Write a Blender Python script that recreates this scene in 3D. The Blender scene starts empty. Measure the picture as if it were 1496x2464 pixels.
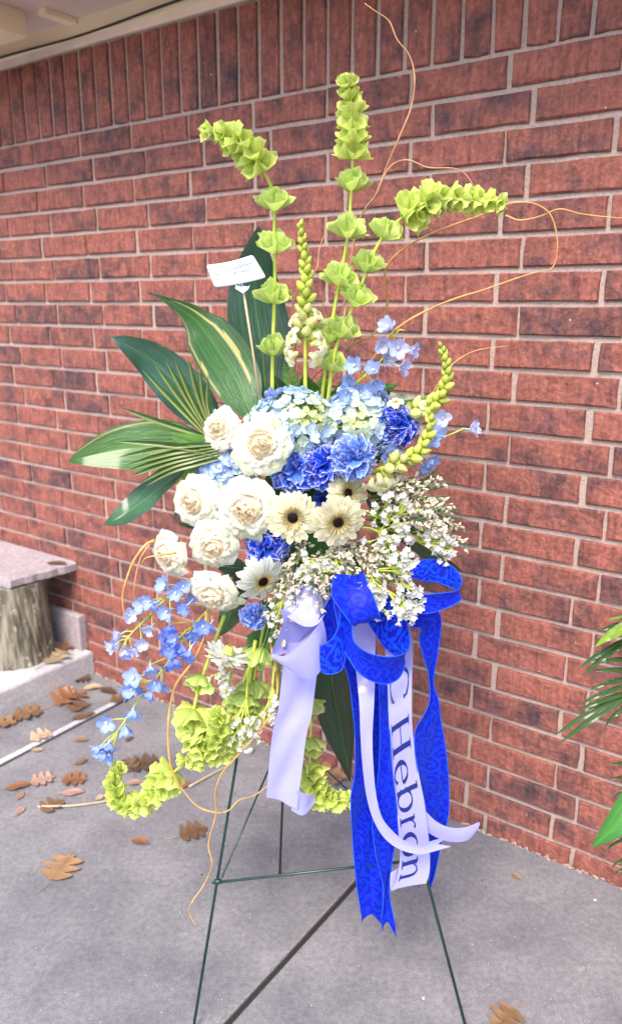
import bpy, math, random
import numpy as np
from mathutils import Matrix, Vector
random.seed(7); np.random.seed(7)
R = math.radians
sc = bpy.context.scene
col = sc.collection

# ------------------------------------------------------------------ camera, sky, sun, exposure
U = .078                      # one brick course in metres
PT = .2643                    # camera pitch
F = 3061.44 / 1.63636         # focal length in picture units (1496 wide)
H = 18.77 * U                 # camera height
YA = .9506                    # heading of the wall
D0 = 23.608 * U               # distance of the wall face
cam = bpy.data.cameras.new('camera')
camo = bpy.data.objects.new('camera', cam); col.objects.link(camo)
camo.location = (0, 0, H)
camo.rotation_euler = (math.pi/2 - PT, 0, 0)
cam.sensor_fit = 'VERTICAL'; cam.sensor_height = 36; cam.lens = 36 * 3061.44 / 4032
cam.clip_start = .05; cam.clip_end = 200
cam.dof.use_dof = True; cam.dof.focus_distance = 1.5; cam.dof.aperture_fstop = 3.2
sc.camera = camo
w = bpy.data.worlds.new('World'); sc.world = w; w.use_nodes = True
wn = w.node_tree.nodes; wl = w.node_tree.links
sky = wn.new('ShaderNodeTexSky'); sky.sky_type = 'NISHITA'; sky.sun_disc = False
SUN_EL, SUN_AZ = R(52), R(200)     # azimuth measured clockwise from +Y
sky.sun_elevation = SUN_EL; sky.sun_rotation = SUN_AZ
sky.air_density = 1.0; sky.dust_density = 2.5; sky.ozone_density = 1.0
wl.new(sky.outputs[0], wn['Background'].inputs[0]); wn['Background'].inputs[1].default_value = .15
sl = bpy.data.lights.new('sun', 'SUN'); so = bpy.data.objects.new('sun', sl); col.objects.link(so)
sl.energy = 1.5; sl.angle = R(22); sl.color = (1, .91, .78)
dirv = Vector((math.sin(SUN_AZ)*math.cos(SUN_EL), math.cos(SUN_AZ)*math.cos(SUN_EL), math.sin(SUN_EL)))
so.rotation_euler = dirv.to_track_quat('Z', 'Y').to_euler()
so.location = (0, 0, 8)
sc.view_settings.view_transform = 'Standard'; sc.view_settings.look = 'None'
sc.view_settings.exposure = 1.36; sc.view_settings.gamma = 1; sc.view_settings.use_curve_mapping = False
sc.render.engine = 'CYCLES'
sc.cycles.max_bounces = 8; sc.cycles.transmission_bounces = 4

# ------------------------------------------------------------------ helpers
def ray(px, py):
    x = (px-748)/F; y = -(py-1232)/F
    c, s = math.cos(PT), math.sin(PT)
    return np.array([x, c+y*s, -s+y*c])
def at(px, py, Y):                       # the point seen at a picture position, Y metres in front
    r = ray(px, py); return r*(Y/r[1]) + np.array([0, 0, H])
def sz(px, py, Y, n):                    # how many metres n picture units span there
    return n*(Y/ray(px, py)[1])/F
def onz(px, py, z):
    r = ray(px, py); return r*((z-H)/r[2]) + np.array([0, 0, H])
WD = np.array([math.sin(YA), -math.cos(YA), 0]); WN = np.array([-math.cos(YA), -math.sin(YA), 0])
W0 = -WN*D0
def wp(s, d, z): return W0 + WD*s + WN*d + np.array([0, 0, z])
WALLM = Matrix(((WD[0], WN[0], 0, W0[0]), (WD[1], WN[1], 0, W0[1]), (0, 0, 1, 0), (0, 0, 0, 1)))
WALLM3 = WALLM                           # local x along the wall, local y out of the wall
def nrm(v): v = np.array(v, float); return v/(np.linalg.norm(v)+1e-12)
def mesh(name, V, Fa, mat=None, C=None, smooth=True, uv=None):
    me = bpy.data.meshes.new(name)
    me.from_pydata([tuple(map(float, v)) for v in V], [], [tuple(f) for f in Fa])
    if C is not None:
        a = me.color_attributes.new('col', 'FLOAT_COLOR', 'POINT')
        cc = np.ones((len(V), 4), dtype=np.float32); cc[:, :3] = np.array(C, dtype=np.float32)
        a.data.foreach_set('color', cc.ravel())
    if uv is not None:
        l = me.uv_layers.new(name='UVMap')
        li = np.zeros(len(me.loops), dtype=np.int32); me.loops.foreach_get('vertex_index', li)
        l.data.foreach_set('uv', np.array(uv, dtype=np.float32)[li].ravel())
    if smooth: me.polygons.foreach_set('use_smooth', [True]*len(me.polygons))
    if mat: me.materials.append(mat)
    me.update()
    return me
def obj(name, me, parent=None, M=None, kind=None, label=None, cat=None, group=None):
    o = bpy.data.objects.new(name, me); col.objects.link(o)
    if parent: o.parent = parent
    if M is not None: o.matrix_local = M if parent else M
    if kind: o['kind'] = kind
    if label: o['label'] = label
    if cat: o['category'] = cat
    if group: o['group'] = group
    return o
def thing(name, label, cat, P=(0, 0, 0), M=None, group=None):
    o = obj(name, None, label=label, cat=cat, group=group)
    if M is not None: o.matrix_local = M
    else: o.location = tuple(map(float, P))
    o.empty_display_size = .02
    return o
def frame(P, z, roll=0., s=1.):
    z = Vector(nrm(z)); up = Vector((0, 0, 1)) if abs(z.z) < .95 else Vector((0, 1, 0))
    x = up.cross(z).normalized(); y = z.cross(x)
    M = Matrix(((x.x, y.x, z.x, 0), (x.y, y.y, z.y, 0), (x.z, y.z, z.z, 0), (0, 0, 0, 1)))
    M = Matrix.Translation(Vector(tuple(map(float, P)))) @ M @ Matrix.Rotation(roll, 4, 'Z')
    if s != 1: M = M @ Matrix.Scale(s, 4)
    return M
def rel(o, V):                            # world points to the local space of an unrotated thing
    return np.array(V) - np.array(o.location)
def grid(fn, nu, nv, closed=False):
    V = []; C = []; uv = []
    for i in range(nu+1):
        for j in range(nv+(0 if closed else 1)):
            u = i/nu; v = j/nv*2-1
            r = fn(u, v)
            if len(r) == 2: V.append(r[0]); C.append(r[1])
            else: V.append(r)
            uv.append((u, v*.5+.5))
    m = nv if closed else nv+1; Fa = []
    for i in range(nu):
        for j in range(nv):
            a = i*m+j; b = i*m+(j+1) % m if closed else a+1
            Fa.append((a, b, b+m, a+m))
    return V, Fa, (C if C else None), uv
class MB:
    def __init__(s): s.V = []; s.F = []; s.C = []; s.uv = []
    def add(s, V, Fa, C=None, uv=None):
        n = len(s.V); s.V += [tuple(v) for v in V]; s.F += [tuple(i+n for i in f) for f in Fa]
        if C is not None: s.C += [tuple(c) for c in (C if np.ndim(C) == 2 else [C]*len(V))]
        if uv is not None: s.uv += list(uv)
    def mesh(s, name, mat, smooth=True): return mesh(name, s.V, s.F, mat, s.C or None, smooth, s.uv or None)
def box(x0, x1, y0, y1, z0, z1):
    V = [(x0, y0, z0), (x1, y0, z0), (x1, y1, z0), (x0, y1, z0), (x0, y0, z1), (x1, y0, z1), (x1, y1, z1), (x0, y1, z1)]
    return V, [(0, 3, 2, 1), (4, 5, 6, 7), (0, 1, 5, 4), (1, 2, 6, 5), (2, 3, 7, 6), (3, 0, 4, 7)]
def crom(P, n=6):                          # Catmull-Rom through points of any dimension
    P = np.array(P, float)
    if len(P) < 3: return np.array([P[0]+(P[-1]-P[0])*t for t in np.linspace(0, 1, n+1)])
    Q = np.vstack([2*P[0]-P[1], P, 2*P[-1]-P[-2]]); out = []
    for i in range(1, len(Q)-2):
        p0, p1, p2, p3 = Q[i-1], Q[i], Q[i+1], Q[i+2]
        for k in range(n):
            t = k/n
            out.append(.5*((2*p1)+(-p0+p2)*t+(2*p0-5*p1+4*p2-p3)*t*t+(-p0+3*p1-3*p2+p3)*t**3))
    out.append(P[-1]); return np.array(out)
def tube(P, r, k=6, cap=True):
    P = np.array(P, float); n = len(P); rr = r if callable(r) else (lambda t: r)
    T = np.gradient(P, axis=0); V = []; Fa = []
    a = np.cross(nrm(T[0]), (0, 0, 1)); a = nrm(a if np.linalg.norm(a) > .1 else np.cross(nrm(T[0]), (0, 1, 0)))
    for i in range(n):
        t = nrm(T[i]); a = nrm(a-t*(a@t)); b = np.cross(t, a)
        for j in range(k):
            th = 2*math.pi*j/k; V.append(P[i]+rr(i/(n-1))*(a*math.cos(th)+b*math.sin(th)))
    for i in range(n-1):
        for j in range(k): Fa.append((i*k+j, i*k+(j+1) % k, (i+1)*k+(j+1) % k, (i+1)*k+j))
    if cap: Fa.append(tuple(range(k))[::-1]); Fa.append(tuple(range((n-1)*k, n*k)))
    return V, Fa
def pts(L, Y=None):                        # picture positions with depths to world points
    return [at(p[0], p[1], p[2] if len(p) > 2 else Y) for p in L]
def resample(P, n):
    P = np.array(P); d = np.r_[0, np.cumsum(np.linalg.norm(np.diff(P, axis=0), axis=1))]; t = np.linspace(0, d[-1], n)
    return np.array([[np.interp(x, d, P[:, k]) for k in range(P.shape[1])] for x in t])

# ------------------------------------------------------------------ materials
def newmat(name):
    m = bpy.data.materials.new(name); m.use_nodes = True; nt = m.node_tree
    return m, nt.nodes, nt.links, nt.nodes['Principled BSDF'], nt.nodes['Material Output']
def plain(name, c, rough=.6, spec=.5, metal=0., bump=0., scale=80., var=.0, coat=0.):
    m, n, l, b, o = newmat(name)
    b.inputs['Base Color'].default_value = (*c, 1); b.inputs['Roughness'].default_value = rough
    b.inputs['Specular IOR Level'].default_value = spec; b.inputs['Metallic'].default_value = metal
    b.inputs['Coat Weight'].default_value = coat
    g = n.new('ShaderNodeNewGeometry')
    if bump or var:
        t = n.new('ShaderNodeTexNoise'); t.inputs['Scale'].default_value = scale; t.inputs['Detail'].default_value = 5
        l.new(g.outputs['Position'], t.inputs['Vector'])
    if bump:
        bp = n.new('ShaderNodeBump'); bp.inputs['Strength'].default_value = bump; bp.inputs['Distance'].default_value = .004
        l.new(t.outputs[0], bp.inputs['Height']); l.new(bp.outputs[0], b.inputs['Normal'])
    if var:
        mp = n.new('ShaderNodeMapRange'); mp.inputs['From Min'].default_value = .3; mp.inputs['From Max'].default_value = .7
        mp.inputs['To Min'].default_value = 1-var; mp.inputs['To Max'].default_value = 1+var
        l.new(t.outputs[0], mp.inputs[0])
        mx = n.new('ShaderNodeVectorMath'); mx.operation = 'SCALE'; mx.inputs[0].default_value = c
        l.new(mp.outputs[0], mx.inputs['Scale']); l.new(mx.outputs[0], b.inputs['Base Color'])
    return m
def petal(name, rough=.6, tr=.3, var=.12, spec=.3, veins=0., sheen=0.):
    m, n, l, b, o = newmat(name)
    a = n.new('ShaderNodeAttribute'); a.attribute_name = 'col'
    oi = n.new('ShaderNodeObjectInfo')
    mp = n.new('ShaderNodeMapRange'); mp.inputs['To Min'].default_value = 1-var; mp.inputs['To Max'].default_value = 1+var*.6
    l.new(oi.outputs['Random'], mp.inputs[0])
    g = n.new('ShaderNodeNewGeometry'); t = n.new('ShaderNodeTexNoise'); t.inputs['Scale'].default_value = 160; t.inputs['Detail'].default_value = 3
    l.new(g.outputs['Position'], t.inputs['Vector'])
    m2 = n.new('ShaderNodeMapRange'); m2.inputs['From Min'].default_value = .3; m2.inputs['From Max'].default_value = .7
    m2.inputs['To Min'].default_value = .93; m2.inputs['To Max'].default_value = 1.05; l.new(t.outputs[0], m2.inputs[0])
    mu = n.new('ShaderNodeMath'); mu.operation = 'MULTIPLY'; l.new(mp.outputs[0], mu.inputs[0]); l.new(m2.outputs[0], mu.inputs[1])
    sc_ = n.new('ShaderNodeVectorMath'); sc_.operation = 'SCALE'; l.new(a.outputs['Color'], sc_.inputs[0]); l.new(mu.outputs[0], sc_.inputs['Scale'])
    l.new(sc_.outputs[0], b.inputs['Base Color']); b.inputs['Roughness'].default_value = rough
    b.inputs['Specular IOR Level'].default_value = spec
    if veins:
        uvn = n.new('ShaderNodeTexCoord'); sp = n.new('ShaderNodeMapping'); sp.inputs['Scale'].default_value = (1.5, 22, 1)
        l.new(uvn.outputs['UV'], sp.inputs['Vector'])
        v = n.new('ShaderNodeTexNoise'); v.inputs['Scale'].default_value = 1; v.inputs['Detail'].default_value = 2
        l.new(sp.outputs[0], v.inputs['Vector'])
        bp = n.new('ShaderNodeBump'); bp.inputs['Strength'].default_value = veins; bp.inputs['Distance'].default_value = .002
        l.new(v.outputs[0], bp.inputs['Height']); l.new(bp.outputs[0], b.inputs['Normal'])
    ts = n.new('ShaderNodeBsdfTranslucent'); l.new(sc_.outputs[0], ts.inputs[0])
    mx = n.new('ShaderNodeMixShader'); mx.inputs[0].default_value = tr
    l.new(b.outputs[0], mx.inputs[1]); l.new(ts.outputs[0], mx.inputs[2]); l.new(mx.outputs[0], o.inputs[0])
    return m
M_petal = petal('white_petal', .55, .42, .05)
M_blue = petal('blue_petal', .6, .2, .25)
M_hyd = petal('hydrangea_petal', .6, .3, .12)
M_delph = petal('delphinium_petal', .6, .3, .12)
M_calyx = petal('green_calyx', .5, .42, .2, .4, .25)
M_green = petal('soft_green', .5, .2, .15, .4)
def leafmat(name, rough, ribs=46, bump=.55, c_var=True):
    m, n, l, b, o = newmat(name)
    a = n.new('ShaderNodeAttribute'); a.attribute_name = 'col'
    tc = n.new('ShaderNodeTexCoord'); mp = n.new('ShaderNodeMapping'); mp.inputs['Scale'].default_value = (1.2, ribs, 1)
    l.new(tc.outputs['UV'], mp.inputs['Vector'])
    t = n.new('ShaderNodeTexNoise'); t.inputs['Scale'].default_value = 1; t.inputs['Detail'].default_value = 3; t.inputs['Roughness'].default_value = .6
    l.new(mp.outputs[0], t.inputs['Vector'])
    r = n.new('ShaderNodeMapRange'); r.inputs['From Min'].default_value = .35; r.inputs['From Max'].default_value = .65
    r.inputs['To Min'].default_value = .62; r.inputs['To Max'].default_value = 1.35; l.new(t.outputs[0], r.inputs[0])
    s = n.new('ShaderNodeVectorMath'); s.operation = 'SCALE'; l.new(a.outputs['Color'], s.inputs[0]); l.new(r.outputs[0], s.inputs['Scale'])
    l.new(s.outputs[0], b.inputs['Base Color']); b.inputs['Roughness'].default_value = rough; b.inputs['Specular IOR Level'].default_value = .85; b.inputs['Coat Weight'].default_value = .5; b.inputs['Coat Roughness'].default_value = .15
    bp = n.new('ShaderNodeBump'); bp.inputs['Strength'].default_value = bump; bp.inputs['Distance'].default_value = .003
    l.new(t.outputs[0], bp.inputs['Height']); l.new(bp.outputs[0], b.inputs['Normal'])
    ts = n.new('ShaderNodeBsdfTranslucent'); l.new(s.outputs[0], ts.inputs[0])
    mx = n.new('ShaderNodeMixShader'); mx.inputs[0].default_value = .15
    l.new(b.outputs[0], mx.inputs[1]); l.new(ts.outputs[0], mx.inputs[2]); l.new(mx.outputs[0], o.inputs[0])
    return m
M_leaf = leafmat('glossy_leaf', .22, 60, 1.0)
M_dry = petal('dry_leaf', .8, .1, .3, .2, .3)
M_stem = plain('fresh_stem', (.50, .60, .09), .45, .4, var=.15, scale=60)
M_dstem = plain('dark_stem', (.09, .20, .05), .5, .4, var=.2, scale=60)
M_willow = plain('willow_bark', (.58, .32, .10), .45, .5, var=.3, scale=25, bump=.2)
M_willow2 = plain('red_willow_bark', (.50, .25, .13), .45, .5, var=.3, scale=25, bump=.2)
M_wire = plain('green_wire', (.012, .045, .035), .3, .6, var=.2, scale=40)
M_black = plain('black_cable', (.01, .01, .012), .5)
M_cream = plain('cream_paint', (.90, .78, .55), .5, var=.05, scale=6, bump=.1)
M_soffit = plain('soffit_panel', (.66, .54, .49), .7, var=.06, scale=5, bump=.1)  # mauve beige has the shadow under the eave mixed into it
M_trim = plain('trim', (.80, .66, .57), .7, var=.08, scale=10, bump=.2)
M_foam = plain('floral_foam', (.03, .09, .03), .95, .1, bump=.6, scale=200)

def mat_brick():
    m, n, l, b, o = newmat('brick')
    g = n.new('ShaderNodeNewGeometry'); a = n.new('ShaderNodeAttribute'); a.attribute_name = 'col'
    rot = n.new('ShaderNodeMapping'); rot.inputs['Rotation'].default_value = (0, 0, math.pi/2-YA)
    l.new(g.outputs['Position'], rot.inputs['Vector'])
    def noise(scale, det, vec, rough=.6):
        t = n.new('ShaderNodeTexNoise'); t.inputs['Scale'].default_value = scale; t.inputs['Detail'].default_value = det
        t.inputs['Roughness'].default_value = rough; l.new(vec, t.inputs['Vector']); return t.outputs[0]
    stretch = n.new('ShaderNodeMapping'); stretch.inputs['Scale'].default_value = (9, 9, 1.6)
    l.new(rot.outputs[0], stretch.inputs['Vector'])
    big = noise(15, 6, rot.outputs[0], .7); fine = noise(90, 5, rot.outputs[0]); streak = noise(9, 4, stretch.outputs[0])
    # blotches of dark flashing over the red body; the brick's own tone shifts how much
    b2 = n.new('ShaderNodeMath'); b2.operation = 'MULTIPLY_ADD'; b2.inputs[1].default_value = 2.1; b2.inputs[2].default_value = -.34; l.new(big, b2.inputs[0])
    ad = n.new('ShaderNodeMath'); ad.operation = 'MULTIPLY_ADD'; ad.inputs[1].default_value = .75; l.new(a.outputs['Fac'], ad.inputs[0]); l.new(b2.outputs[0], ad.inputs[2])
    rp = n.new('ShaderNodeValToRGB'); e = rp.color_ramp.elements
    e[0].position = .62; e[0].color = (.072, .040, .047, 1); e[1].position = 1.22; e[1].color = (.27, .090, .068, 1)
    x = rp.color_ramp.elements.new(.84); x.color = (.145, .058, .054, 1)
    x = rp.color_ramp.elements.new(1.0) if False else None
    mr = n.new('ShaderNodeMapRange'); mr.inputs['From Min'].default_value = .56; mr.inputs['From Max'].default_value = 1.30
    l.new(ad.outputs[0], mr.inputs[0])
    e[0].position = .12; e[2].position = .85; e[1].position = .42
    l.new(mr.outputs[0], rp.inputs[0])
    mr2 = n.new('ShaderNodeMapRange'); mr2.inputs['From Min'].default_value = .3; mr2.inputs['From Max'].default_value = .7
    mr2.inputs['To Min'].default_value = .72; mr2.inputs['To Max'].default_value = 1.3; l.new(fine, mr2.inputs[0])
    mr3 = n.new('ShaderNodeMapRange'); mr3.inputs['From Min'].default_value = .3; mr3.inputs['From Max'].default_value = .7
    mr3.inputs['To Min'].default_value = .72; mr3.inputs['To Max'].default_value = 1.32; l.new(streak, mr3.inputs[0])
    mu = n.new('ShaderNodeMath'); mu.operation = 'MULTIPLY'; l.new(mr2.outputs[0], mu.inputs[0]); l.new(mr3.outputs[0], mu.inputs[1])
    s = n.new('ShaderNodeVectorMath'); s.operation = 'SCALE'; l.new(rp.outputs[0], s.inputs[0]); l.new(mu.outputs[0], s.inputs['Scale'])
    # small white specks and lime
    vo = n.new('ShaderNodeTexVoronoi'); vo.inputs['Scale'].default_value = 26; l.new(rot.outputs[0], vo.inputs['Vector'])
    th = n.new('ShaderNodeMath'); th.operation = 'LESS_THAN'; th.inputs[1].default_value = .055; l.new(vo.outputs['Distance'], th.inputs[0])
    sp = n.new('ShaderNodeSeparateColor'); l.new(vo.outputs['Color'], sp.inputs[0])
    t2 = n.new('ShaderNodeMath'); t2.operation = 'GREATER_THAN'; t2.inputs[1].default_value = .6; l.new(sp.outputs[0], t2.inputs[0])
    t3 = n.new('ShaderNodeMath'); t3.operation = 'MULTIPLY'; l.new(th.outputs[0], t3.inputs[0]); l.new(t2.outputs[0], t3.inputs[1])
    mx = n.new('ShaderNodeMix'); mx.data_type = 'RGBA'; l.new(t3.outputs[0], mx.inputs['Factor']); l.new(s.outputs[0], mx.inputs['A']); mx.inputs['B'].default_value = (.5, .42, .38, 1)
    l.new(mx.outputs['Result'], b.inputs['Base Color']); b.inputs['Roughness'].default_value = .72; b.inputs['Specular IOR Level'].default_value = .35
    wv = n.new('ShaderNodeTexNoise'); wv.inputs['Scale'].default_value = 22; wv.inputs['Detail'].default_value = 3; wv.inputs['Distortion'].default_value = 1.8
    l.new(rot.outputs[0], wv.inputs['Vector'])
    ha = n.new('ShaderNodeMath'); ha.operation = 'ADD'; l.new(wv.outputs[0], ha.inputs[0]); l.new(fine, ha.inputs[1])
    hb = n.new('ShaderNodeMath'); hb.operation = 'ADD'; l.new(ha.outputs[0], hb.inputs[0]); l.new(streak, hb.inputs[1])
    bp = n.new('ShaderNodeBump'); bp.inputs['Strength'].default_value = .75; bp.inputs['Distance'].default_value = .005
    l.new(hb.outputs[0], bp.inputs['Height']); l.new(bp.outputs[0], b.inputs['Normal'])
    return m
M_brick = mat_brick()
M_mortar = plain('mortar', (.42, .32, .285), .9, .2, bump=.6, scale=140, var=.16)

def mat_concrete(name, c1, c2, rough=.75, spots=True):
    m, n, l, b, o = newmat(name)
    g = n.new('ShaderNodeNewGeometry')
    def noise(scale, det):
        t = n.new('ShaderNodeTexNoise'); t.inputs['Scale'].default_value = scale; t.inputs['Detail'].default_value = det; t.inputs['Roughness'].default_value = .65
        l.new(g.outputs['Position'], t.inputs['Vector']); return t.outputs[0]
    big = noise(3.2, 8); mid = noise(70, 5); fine = noise(300, 2)
    rp = n.new('ShaderNodeValToRGB'); e = rp.color_ramp.elements; e[0].position = .36; e[0].color = (*c1, 1); e[1].position = .66; e[1].color = (*c2, 1)
    l.new(big, rp.inputs[0])
    a1 = n.new('ShaderNodeMath'); a1.operation = 'ADD'; l.new(mid, a1.inputs[0]); l.new(fine, a1.inputs[1])
    mr = n.new('ShaderNodeMapRange'); mr.inputs['From Min'].default_value = .7; mr.inputs['From Max'].default_value = 1.3
    mr.inputs['To Min'].default_value = .66; mr.inputs['To Max'].default_value = 1.34; l.new(a1.outputs[0], mr.inputs[0])
    s = n.new('ShaderNodeVectorMath'); s.operation = 'SCALE'; l.new(rp.outputs[0], s.inputs[0]); l.new(mr.outputs[0], s.inputs['Scale'])
    l.new(s.outputs[0], b.inputs['Base Color']); b.inputs['Roughness'].default_value = rough; b.inputs['Specular IOR Level'].default_value = .35
    bp = n.new('ShaderNodeBump'); bp.inputs['Strength'].default_value = .35; bp.inputs['Distance'].default_value = .002
    l.new(a1.outputs[0], bp.inputs['Height']); l.new(bp.outputs[0], b.inputs['Normal'])
    return m
M_conc = mat_concrete('concrete', (.146, .145, .163), (.252, .246, .260))
M_conc2 = mat_concrete('pale_concrete', (.42, .42, .46), (.60, .58, .58))
M_slab = mat_concrete('bench_slab', (.30, .26, .28), (.42, .36, .39))
M_sand = plain('joint_filler', (.24, .20, .17), .9, bump=.5, scale=150, var=.3)
M_gap = plain('joint_black', (.02, .02, .025), .8)
M_soil = plain('subsoil', (.12, .10, .08), .95)

# ------------------------------------------------------------------ ground
def prism_ring(poly, z0, z1):
    n = len(poly); V = [(p[0], p[1], z0) for p in poly]+[(p[0], p[1], z1) for p in poly]
    return V, [tuple(range(n))[::-1], tuple(range(n, 2*n))]+[(i, (i+1) % n, n+(i+1) % n, n+i) for i in range(n)]
me = mesh('ground', *prism_ring([(-60, -60), (60, -60), (60, 60), (-60, 60)], -.4, -.055), M_soil, smooth=False)
obj('ground', me, kind='structure')
pav = obj('pavement', None, kind='structure'); pav.matrix_local = WALLM
# slabs in wall coordinates (s along the wall, d out from it)
def jb(d): return -.897
def slab(poly):
    # bevelled rim
    c = np.mean(poly, axis=0); n = len(poly); V = []
    for z, k in ((-.05, 0.), (-.004, 0.), (0, .004)):
        for p in poly:
            q = np.array(p, float)+nrm(c-np.array(p))*k*1.4; V.append((q[0], q[1], z))
    Fa = [tuple(range(2*n, 3*n))]
    for r in range(2): Fa += [(r*n+i, r*n+(i+1) % n, (r+1)*n+(i+1) % n, (r+1)*n+i) for i in range(n)]
    me = mesh('concrete_slab', V, Fa, M_conc, smooth=False); return obj('concrete_slab', me, pav)
g2 = .0065; DE = 0
slab([(jb(0)+g2, .0), (3.5, .0), (3.5, 4.0), (jb(4)+g2, 4.0)])
slab([(-2.125+g2, .0), (jb(0)-g2, .0), (jb(3)-g2, 3.0), (-2.125+g2, 3.0)])
slab([(-2.41-2.6, .0), (-2.125-g2, .0), (-2.125-g2, 3.0), (-5.01, 3.0)])
slab([(-5.01, 3.01), (jb(3)-g2, 3.01), (jb(4.5)-g2, 4.5), (-5.01, 4.5)])
V, Fa = box(-2.125-.005, -2.125+.0035, 0, 3, -.05, -.006); obj('joint_filler', mesh('joint_filler', V, Fa, M_gap, smooth=False), pav)
V = [(jb(DE)-.0055, DE, -.006), (jb(DE)+.0055, DE, -.006), (jb(4)+.0055, 4, -.006), (jb(4)-.0055, 4, -.006)]
obj('joint_filler', mesh('joint_filler', V, [(0, 1, 2, 3)], M_gap, smooth=False), pav)
V = [(jb(0)-.0100, 0, .0012), (jb(0)-.0062, 0, .0002), (jb(4)-.0062, 4, .0002), (jb(4)-.0100, 4, .0012)]
obj('joint_sand', mesh('joint_sand', V, [(0, 1, 2, 3)], M_sand, smooth=False), pav)
V, Fa = box(-2.155, -2.131, 0, 3, -.001, .0015); obj('joint_lit_side', mesh('joint_lit_side', V, Fa, M_conc2, smooth=False), pav)  # pale strip painted in as the lit side of the joint recess

# ------------------------------------------------------------------ brick wall
wall = thing('brick_wall', 'red brown brick wall with a soldier course under the eave', 'wall', M=WALLM)
ZL0 = H + 6.93*U                            # underside of the soldier course
V, Fa = box(-9, 3.6, -.2, -.009, -.2, 3.0); obj('mortar', mesh('mortar', V, Fa, M_mortar, smooth=False), wall)
JT = .0125
def brick_mesh(L, hh, tone, seed):
    rr = random.Random(seed); V = []; nx = 4 if L > .15 else 2; nz = 2
    bv = .0035; d = .0
    x0, x1, z0, z1 = -L/2, L/2, -hh/2, hh/2
    fx = np.linspace(x0+bv, x1-bv, nx+1); fz = np.linspace(z0+bv, z1-bv, nz+1)
    for z in fz:
        for x in fx: V.append((x, rr.uniform(-.0025, .002), z))
    Fa = []
    for j in range(nz):
        for i in range(nx): a = j*(nx+1)+i; Fa.append((a, a+1, a+nx+2, a+nx+1))
    ring = [i for i in range(nx+1)]+[(j)*(nx+1)+nx for j in range(1, nz+1)]+[nz*(nx+1)+i for i in range(nx-1, -1, -1)]+[j*(nx+1) for j in range(nz-1, 0, -1)]
    n = len(V)
    for k in ring:
        x, y, z = V[k]
        X = x0 if abs(x-fx[0]) < 1e-6 else (x1 if abs(x-fx[-1]) < 1e-6 else x); Z = z0 if abs(z-fz[0]) < 1e-6 else (z1 if abs(z-fz[-1]) < 1e-6 else z)
        V.append((X+rr.uniform(-.0022, .0014), -.004, Z+rr.uniform(-.0018, .0012)))
    m = len(ring)
    for k in ring:
        x, y, z = V[k]; X = x0 if abs(x-fx[0]) < 1e-6 else (x1 if abs(x-fx[-1]) < 1e-6 else x); Z = z0 if abs(z-fz[0]) < 1e-6 else (z1 if abs(z-fz[-1]) < 1e-6 else z)
        V.append((X, -.03, Z))
    for k in range(m):
        k2 = (k+1) % m
        Fa.append((ring[k], n+k, n+k2, ring[k2])[::-1] if False else (ring[k], ring[k2], n+k2, n+k)[::-1])
        Fa.append((n+k, n+k2, n+m+k2, n+m+k)[::-1])
    Fa = [f[::-1] for f in Fa]
    return V, Fa, [(tone,)*3]*len(V)
LB = 3.1876*U
tones = [.28, .38, .42, .46, .49, .51, .54, .57, .60, .64]
stretch_v = [brick_mesh(LB-JT, U-JT, tones[i % 10], i) for i in range(20)]
stretch_m = [mesh('brick', v[0], v[1], M_brick, v[2], smooth=False) for v in stretch_v]
SH = 3.06*U; SW = .962*U
sold_v = [brick_mesh(SW-JT, SH-.004, tones[i % 10]*.7+.15, 50+i) for i in range(10)]
sold_m = [mesh('brick', v[0], v[1], M_brick, v[2], smooth=False) for v in sold_v]
def project(P):
    d = np.array(P)-np.array([0, 0, H]); c, s = math.cos(PT), math.sin(PT)
    dep = d[1]*c-d[2]*s; up = d[1]*s+d[2]*c
    return 748+d[0]/dep*F, 1232-up/dep*F, dep
cand = []
for c_ in range(0, 27):
    zc = ZL0 - (c_+.5)*U
    s0 = (-32.19 if c_ % 2 == 0 else -8.76-3.1876*7-.35)*U
    k = -14
    while True:
        x = s0+(k+.5)*LB
        if x > 3.2: break
        cand.append((x+random.uniform(-.003, .003), zc+random.uniform(-.0008, .0008), 0)); k += 1
x = -16.23*U-SW*60
while x < 3.0: cand.append((x+SW/2, ZL0+SH/2+.002, 1)); x += SW
sc_list = []
for (x, z, t) in cand:
    P = wp(x, 0, z); d = P-np.array([0, 0, H])
    if d[1] < .3: sc_list.append((1e9, x, z, t)); continue
    a, b_, dep = project(P); vis = -60 < a < 1556 and -90 < b_ < 2500
    sc_list.append((dep if vis else 1e6+dep, x, z, t))
sc_list.sort(); rest = MB()
for i, (q, x, z, t) in enumerate(sc_list):
    k = random.randrange(20 if t == 0 else 10)
    if q < 1e6 and i < 298:
        obj('brick', (sold_m if t else stretch_m)[k], wall, Matrix.Translation((x, 0, z)))
    else:
        v = (sold_v if t else stretch_v)[k]; rest.add([(p[0]+x, p[1], p[2]+z) for p in v[0]], v[1], v[2])
obj('brick', rest.mesh('brick', M_brick, smooth=False), wall, kind='stuff')
# crumbs of mortar along the foot of the wall
mb = MB()
for i in range(260):
    s = random.uniform(-2.4, .4); a = random.uniform(.003, .009)
    V, Fa = tube([(s-a, random.uniform(.0, .012), .001), (s, random.uniform(.0, .014), .003+a*.3), (s+a, random.uniform(0, .012), .001)], lambda t: a*.45*(1-abs(2*t-1)*.6), 5)
    mb.add(V, Fa)
obj('mortar_crumbs', mb.mesh('mortar_crumbs', M_mortar, False), wall, kind='stuff')

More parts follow.
